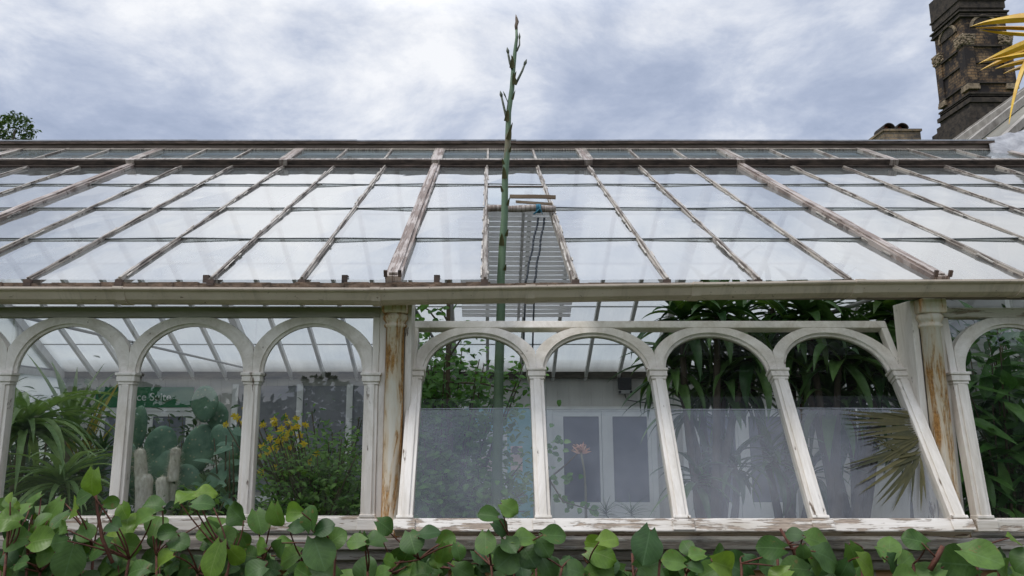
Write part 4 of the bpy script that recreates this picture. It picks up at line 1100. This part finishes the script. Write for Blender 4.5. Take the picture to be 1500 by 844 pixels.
# ------------------------------------------------------------------ beyond the roof
# brick tower chimney
TY = 36.0
tc_ = P(1414, 60, TY); z00 = P(1414, 240, TY).z-6
fw = (P(1479,60,TY).x-P(1414,60,TY).x)
x0 = P(1414,80,TY).x; cx, cy = x0+fw/2, TY+fw/2
t = thing('tower_chimney', 'tall ornate sooty brick chimney tower with arches and carved capitals beyond the roof', 'tower', (cx, cy, 0))
def tz(v): return P(1440, v, TY).z
def tbox(b, r, v0, v1, ry=None): b.box((-r,-r,tz(v1)),(r,r,tz(v0)))
hw = fw/2
b = MB(); tbox(b, hw, 17, 150); b.build('shaft', M['tower'], t)
b = MB(); tbox(b, hw*1.05, -30, 12); tbox(b, hw*1.0, 12.01, 17); b.build('chimney_head', M['tower_dark'], t)
for v, r, h in ((1,1.10,2.2),(18,1.14,2),(21.5,1.08,2),(25,1.12,2.2),(68,1.09,2.2),(92,1.07,2),(122,1.09,2),(138,1.14,2.5),(142.6,1.10,1.9)): b = MB(); tbox(b, hw*r, v-h/2, v+h/2); b.build('string_course', M['tower_dark'], t)
for s in (-1,1):
    for q in (-1,1):
        cxx = s*hw*.86; cyy = q*hw*.86; w = hw*.22; b = MB()
        b.box((cxx-w,cyy-w,tz(121)),(cxx+w,cyy+w,tz(69.2))); b.build('pilaster', M['tower'], t)
for s in (-1,1):
    for q in (-1,1):
        b = MB(); cxx = s*hw*.86; cyy = q*hw*.86; w = hw*.25
        for k in range(5):
            ww = w*(1+.06*k); b.box((cxx-ww,cyy-ww,tz(66.5-k*3)),(cxx+ww,cyy+ww,tz(64.2-k*3)))
        b.box((cxx-w*.98,cyy-w*.98,tz(67)),(cxx+w*.98,cyy+w*.98,tz(52)))
        for k in range(40):
            sx = rnd.choice((-1,1)); a = rnd.uniform(-w,w)
            c = Vector((cxx+a, cyy-w*1.1, tz(rnd.uniform(53,66)))) if sx > 0 else Vector((cxx-w*1.1, cyy+a, tz(rnd.uniform(53,66))))
            b.lathe(c, [(.01,-.08),(.06,-.03),(.07,.04),(.02,.09)], 6)
        b.build('capital', M['tower_pale'], t)
        b = MB(); w = hw*.27; b.box((cxx-w,cyy-w,tz(131.5)),(cxx+w,cyy+w,tz(127))); b.box((cxx-w*.93,cyy-w*.93,tz(126.9)),(cxx+w*.93,cyy+w*.93,tz(123.5))); b.build('pilaster_base', M['tower_pale'], t)
# arched recess with hood on front and left faces
for face in (0,1):
    for (rr, dpt, mm, nm) in ((.50,.06,'tower_dark','arch_recess'),(.66,.10,'tower_pale','arch_hood')):
        b = MB(); n = 16; r1 = hw*rr; r0 = 0 if nm == 'arch_recess' else hw*.54; zc = tz(40)
        ring = []
        for k in range(n+1):
            a = math.pi*k/n
            for r in (r0, r1):
                for d in (0, dpt):
                    p = Vector((math.cos(a)*r, -hw-d, zc+math.sin(a)*r*.9))
                    if face: p = Vector((-hw-d, math.cos(a)*r, zc+math.sin(a)*r*.9))
                    ring.append(p)
        b.v = ring
        for k in range(n):
            i = k*4; j = i+4; b.face((i+1,j+1,j+3,i+3)); b.face((i+2,i+3,j+3,j+2)); b.face((i,j,j+1,i+1))
        b.build(nm, M[mm], t)
b = MB()
for k,(r,v0,v1) in enumerate(((1.10,140,146),(1.20,146.01,152),(1.12,152.01,160),(1.24,160.01,170),(1.4,170.01,180),(1.6,180.01,192),(1.8,192.01,230))): tbox(b, hw*r, v0, v1)
b.box((-hw*1.8,-hw*1.8,0),(hw*1.8,hw*1.8,tz(230.01))); b.build('stepped_base', M['tower_dark'], t)

# low chimney with two hooded pots
CY = 15.0
c0 = P(1322, 200, CY); k = 1/ppm(CY, 6)
t = thing('low_chimney', 'low yellow-brick chimney stack with two hooded clay pots behind the ridge', 'chimney', (c0.x, CY+.3, 0))
zt = P(1322,186,CY).z - 0
b = MB(); w = 27*k; b.box((-w,-.3,0),(w,.3,zt-.10)); b.box((-w*1.06,-.33,zt-.10),(w*1.06,.33,zt-.05)); b.build('stack', brickmat('yellow_brick', (.33,.23,.13), (.40,.29,.17), (.2,.17,.13), 1.0, .24, .09, soot=(.05,.045,.04), sootpos=.45), t)
for du in (-14, 6):
    b = MB(); x = du*k; r = 8*k
    b.lathe((x,0,zt-.052), [(r*.9,0),(r*.9,.05),(r*.78,.10),(r*.72,.16)], 14); pt = b.build('chimney_pot', M['terracotta'], t)
    b = MB(); n = 10; rows = []
    for q in range(n+1):
        a = math.pi*q/n; rows.append(len(b.v))
        for y in (-.2,.2):
            for rr in (r*1.12, r*.95): b.v.append(Vector((x+math.cos(a)*rr, y, zt+.02+math.sin(a)*rr*.9)))
    for q in range(n):
        i, j = rows[q], rows[q+1]; b.face((i,i+2,j+2,j)); b.face((i+1,j+1,j+3,i+3)); b.face((i,j,j+1,i+1)); b.face((i+2,i+3,j+3,j+2))
    b.build('hood', M['tower_dark'], pt)

# pavilion with a ribbed sheet-metal roof to the right
pc = Vector((8.93, 8.5, 0)); PZ = EH+2.55; AZ = EH+5.66; PR = 4.35
t = thing('pavilion', 'pavilion with a pale ribbed sheet-metal roof at the right end of the glasshouse', 'pavilion', pc)
b = MB(); n = 48; b.v.append(Vector((0,0,AZ)))
for k in range(n): a = 2*math.pi*k/n; b.v.append(Vector((math.cos(a)*PR, math.sin(a)*PR, PZ)))
for k in range(n): b.face((0,1+k,1+(k+1)%n), None, 0, True)
b.face([1+k for k in range(n)][::-1]); b.build('roof', M['palemetal'], t)
for k in range(40):
    a = 2*math.pi*(k+.4)/40; b = MB(); e = Vector((math.cos(a)*PR*1.01, math.sin(a)*PR*1.01, PZ+.03)); b.bar(e, e.lerp(Vector((0,0,AZ+.04)), .98), .06, .07, seg=8, jit=.006); b.build('roof_rib', M['ribm'], t)
b = MB(); b.lathe((0,0,0), [(4.1,0),(4.1,EH-.6),(4.05,EH-.59),(4.05,PZ-.25),(4.2,PZ-.24),(4.25,PZ-.02)], 32, smooth=False); b.build('wall', M['plank'], t)
# crumpled lead flashing where the ridge runs into the pavilion
b = MB(); NX, NY = 16, 12; o0 = P(1470,205,6.65)
for j in range(NY+1):
    for i in range(NX+1):
        s, q = i/NX, j/NY
        A = P(1444+95*s, 203-18*s, 6.68+.05*s); Bq = P(1452+95*s, 226+22*s, 6.45-.2*s); c = A.lerp(Bq, q)
        c += Vector((0,-1,1))*(.030*noise.noise(Vector((c.x*9,c.y*3,c.z*3)))+.012*noise.noise(c*16)); b.v.append(c)
for j in range(NY):
    for i in range(NX):
        a = j*(NX+1)+i; b.face((a,a+1,a+NX+2,a+NX+1), None, 0, True)
o = b.off(o0).build('lead_flashing', simple('pale_lead_sheet', (.16,.16,.17), (.46,.46,.47), 7, .55, .5, metal=.1)); o.location = o0
sm = o.modifiers.new('Solid','SOLIDIFY'); sm.thickness = .006
tag(o, 'crumpled pale lead flashing at the right-hand end of the ridge', 'flashing')

# yellow sculpture: strap-petalled heads on a mast standing in the garden just outside the picture
SY = 2.9; mb_ = P(1560, 60, SY)+Vector((1.7,0,0)); o0 = Vector((mb_.x, SY, 0))
t = thing('yellow_sculpture', 'yellow metal sculpture with pointed strap petals reaching in at the top right corner', 'sculpture', o0)
b = MB(); b.tube([o0, o0+Vector((0,0,1.6)), Vector((mb_.x, SY, mb_.z-.15)), Vector((mb_.x-.25, SY, mb_.z+.08)), P(1575,60,SY), P(1552,52,SY)], [.03,.026,.022,.018,.015,.012], 10); b.off(o0).build('mast', simple('ochre_stem', (.30,.18,.03), (.50,.32,.05), 12, .5, .2), t)
straps = [((1560,30),(1480,22),(1422,39),7),((1560,22),(1490,20),(1440,36),6),((1560,44),(1490,40),(1430,41),4),((1560,52),(1480,52),(1436,44),3.5),
          ((1560,40),(1490,70),(1434,93),7),((1560,52),(1490,78),(1436,103),6),((1560,70),(1490,82),(1440,90),4),((1560,80),(1490,90),(1458,101),4.5),((1560,86),(1500,95),(1470,108),4),((1545,50),(1494,70),(1478,182),4.5),((1560,64),(1500,80),(1490,130),3.5)]
for i,(A,Bm,C,wd) in enumerate(straps):
    y = SY+.03*(i%3)-.04; p0, p1, p2 = P(*A,y), P(*Bm,y-.03), P(*C,y-.05); b = MB(); n = 14; pr = None
    for k in range(n+1):
        q_ = k/n; c = p0*(1-q_)**2+p1*2*q_*(1-q_)+p2*q_*q_; d = ((p1-p0)*(1-q_)+(p2-p1)*q_).normalized(); up = d.cross(Vector((0,1,0))).normalized(); w = wd/ppm(SY,1.4)*.85*(1-max(0,(q_-.5)/.5)**1.4)+.0008
        q = len(b.v); b.v += [c+up*w, c+Vector((0,-.010*min(1,w/.006),0)), c-up*w, c+Vector((0,.003,0))]
        if pr is not None:
            for z in range(4): b.face((pr+z, q+z, q+(z+1)%4, pr+(z+1)%4))
        pr = q
    b.face((3,2,1,0)); b.face((pr,pr+1,pr+2,pr+3)); b.off(o0).build('strap', M['yellow'], t)

# trees
def tree(label, base, h, cr, n, ls, seed, group=None):
    g = random.Random(seed); base = Vector(base)
    t = thing('broadleaf_tree', label, 'tree', base, group)
    b = MB(); top = Vector((0,0,h*.75)); b.tube([Vector((0,0,0)), Vector((.1,0,h*.35)), top], [h*.03,h*.022,h*.008], 8)
    cl = []
    for k in range(16):
        a = g.uniform(0,6.28); r = cr*g.uniform(.2,.85); c = Vector((math.cos(a)*r, math.sin(a)*r, h*g.uniform(.5,.93))); cl.append((c, cr*g.uniform(.25,.42)))
        s = Vector((.05,0,h*g.uniform(.3,.55))); b.tube([s, s.lerp(c,.5)+Vector((0,0,.2)), c], [h*.012,h*.008,h*.003], 6)
    b.build('trunk', M['bark'], t)
    b = MB()
    for k in range(n):
        c, r = g.choice(cl); v = Vector((g.gauss(0,1),g.gauss(0,1),g.gauss(0,1))).normalized()*r*g.uniform(.6,1.05)
        b.leaf(c+v, (g.uniform(-1,1),g.uniform(-1,1),g.uniform(-.8,.4)), (g.uniform(-.5,.5),g.uniform(-.5,.5),1), g.uniform(*ls), g.uniform(*ls)*.7, 'ovate', .5, .1, 2)
    b.build('crown', M['tree'], t); return t
c = P(5, 210, 40); tree('round-topped green tree beyond the left end of the ridge', (P(-5,210,40).x, 40, 0), P(10,150,40).z*1.06, 3.3, 11000, (.16,.32), 71)
# garden trees behind the viewer, which the windows mirror
b = MB(); g = random.Random(5)
for k in range(12000):
    x = g.uniform(-40,40); hgt = 2.7+7*max(0,min(1,(x-8)/4))+1.5*noise.noise(Vector((x*.13,0,3)))+.9*noise.noise(Vector((x*.6,1,3)))
    z = g.uniform(.1,1)**.6*hgt; y = -20+g.uniform(-1.5,1.5)
    b.leaf((x,y,z), (g.uniform(-1,1),g.uniform(-1,1),g.uniform(-.5,.8)), (0,1,.4), g.uniform(.25,.5), g.uniform(.18,.34), 'ovate', .3, .1, 2)
for k in range(6500):
    x = g.uniform(9,44); b.leaf((x, -21+g.uniform(-1,1), g.uniform(.2,9.5)), (g.uniform(-1,1),g.uniform(-.4,.4),g.uniform(-.5,.8)), (0,1,.2), g.uniform(.8,1.4), g.uniform(.6,1.0), 'ovate', .3, .1, 2)
tag(b.build('far_garden_trees', M['shrub_dk']), 'dark line of garden trees across the lawn behind the viewer', 'trees', None, 'stuff')

# ------------------------------------------------------------------ sky, sun, camera
w = bpy.data.worlds.new('World'); sc.world = w; w.use_nodes = True
nt = w.node_tree; nt.nodes.clear()
SUN_EL, SUN_AZ = R(60), R(238)       # azimuth clockwise from +Y: the sun stands behind the viewer
sky = nt.nodes.new('ShaderNodeTexSky'); sky.sky_type = 'NISHITA'; sky.sun_disc = False
sky.sun_elevation = SUN_EL; sky.sun_rotation = SUN_AZ
tc = nt.nodes.new('ShaderNodeTexCoord')
sp = nt.nodes.new('ShaderNodeSeparateXYZ'); nt.links.new(tc.outputs['Generated'], sp.inputs[0])
zz = mth(nt, 'ADD', mth(nt, 'MAXIMUM', sp.outputs[2], 0.0), .22)
cb = nt.nodes.new('ShaderNodeCombineXYZ')
nt.links.new(mth(nt, 'DIVIDE', sp.outputs[0], zz), cb.inputs[0]); nt.links.new(mth(nt, 'DIVIDE', sp.outputs[1], zz), cb.inputs[1]); cb.inputs[2].default_value = 2.6
n1 = noise_n(nt, cb.outputs[0], 1.2, 9, .58, .22); n2 = noise_n(nt, cb.outputs[0], 3.3, 9, .64, .30)
cl = mth(nt, 'ADD', mth(nt, 'MULTIPLY', n1, .64), mth(nt, 'MULTIPLY', n2, .36))
# grey-blue bases to white tops, in the sky's own units (multiplied by the strength below)
S = 0.1
def k3(c): return tuple(x/S for x in c)
cloud = ramp(nt, cl, [(.37, (.30,.355,.48)), (.44, (.39,.445,.575)), (.49, (.50,.55,.665)), (.535, (.66,.695,.775)), (.60, (.88,.89,.915))])
sc10 = nt.nodes.new('ShaderNodeVectorMath'); sc10.operation = 'SCALE'; nt.links.new(cloud, sc10.inputs[0])
# an overcast sky is brighter overhead and on the sun's side
side = mth(nt, 'MULTIPLY', sp.outputs[1], -.35)
bright = mth(nt, 'ADD', 1.0, mth(nt, 'MULTIPLY', mth(nt, 'MINIMUM', mth(nt, 'MAXIMUM', mth(nt, 'SUBTRACT', sp.outputs[2], .5), 0.0), .30), 4.0))
bright = mth(nt, 'ADD', bright, mth(nt, 'MAXIMUM', side, 0.0))
nt.links.new(mth(nt, 'MULTIPLY', bright, 1/S), sc10.inputs['Scale'])
mix = mixc(nt, .90, sky.outputs[0], sc10.outputs[0])
bg = nt.nodes.new('ShaderNodeBackground'); bg.inputs[1].default_value = S
nt.links.new(mix, bg.inputs[0])
out = nt.nodes.new('ShaderNodeOutputWorld'); nt.links.new(bg.outputs[0], out.inputs[0])

sl = bpy.data.lights.new('sun', 'SUN'); sl.energy = 1.5; sl.angle = R(18); sl.color = (1,.96,.9)
so = bpy.data.objects.new('sun', sl); COL.objects.link(so)
d = Vector((math.sin(SUN_AZ)*math.cos(SUN_EL), math.cos(SUN_AZ)*math.cos(SUN_EL), math.sin(SUN_EL)))
so.rotation_euler = (-d).to_track_quat('-Z','Y').to_euler(); so.location = (0,-5,12)

cam = bpy.data.cameras.new('camera'); co = bpy.data.objects.new('camera', cam); COL.objects.link(co)
cam.sensor_fit = 'HORIZONTAL'; cam.sensor_width = 36; cam.lens = 36*F/1500
cam.shift_x = (750-U0)/1500
cam.clip_end = 2000; cam.clip_start = .05
co.location = (0,0,EH); co.rotation_euler = (R(90)+TH, 0, 0)
sc.camera = co
sc.view_settings.view_transform = 'Standard'; sc.view_settings.look = 'None'
sc.view_settings.exposure = 0.2; sc.view_settings.gamma = 1.0
sc.render.engine = 'CYCLES'
cy = sc.cycles
cy.max_bounces = 8; cy.diffuse_bounces = 3; cy.glossy_bounces = 3; cy.transmission_bounces = 4; cy.transparent_max_bounces = 14
cy.caustics_reflective = False; cy.caustics_refractive = False
cy.use_denoising = True
cy.sample_clamp_indirect = 6
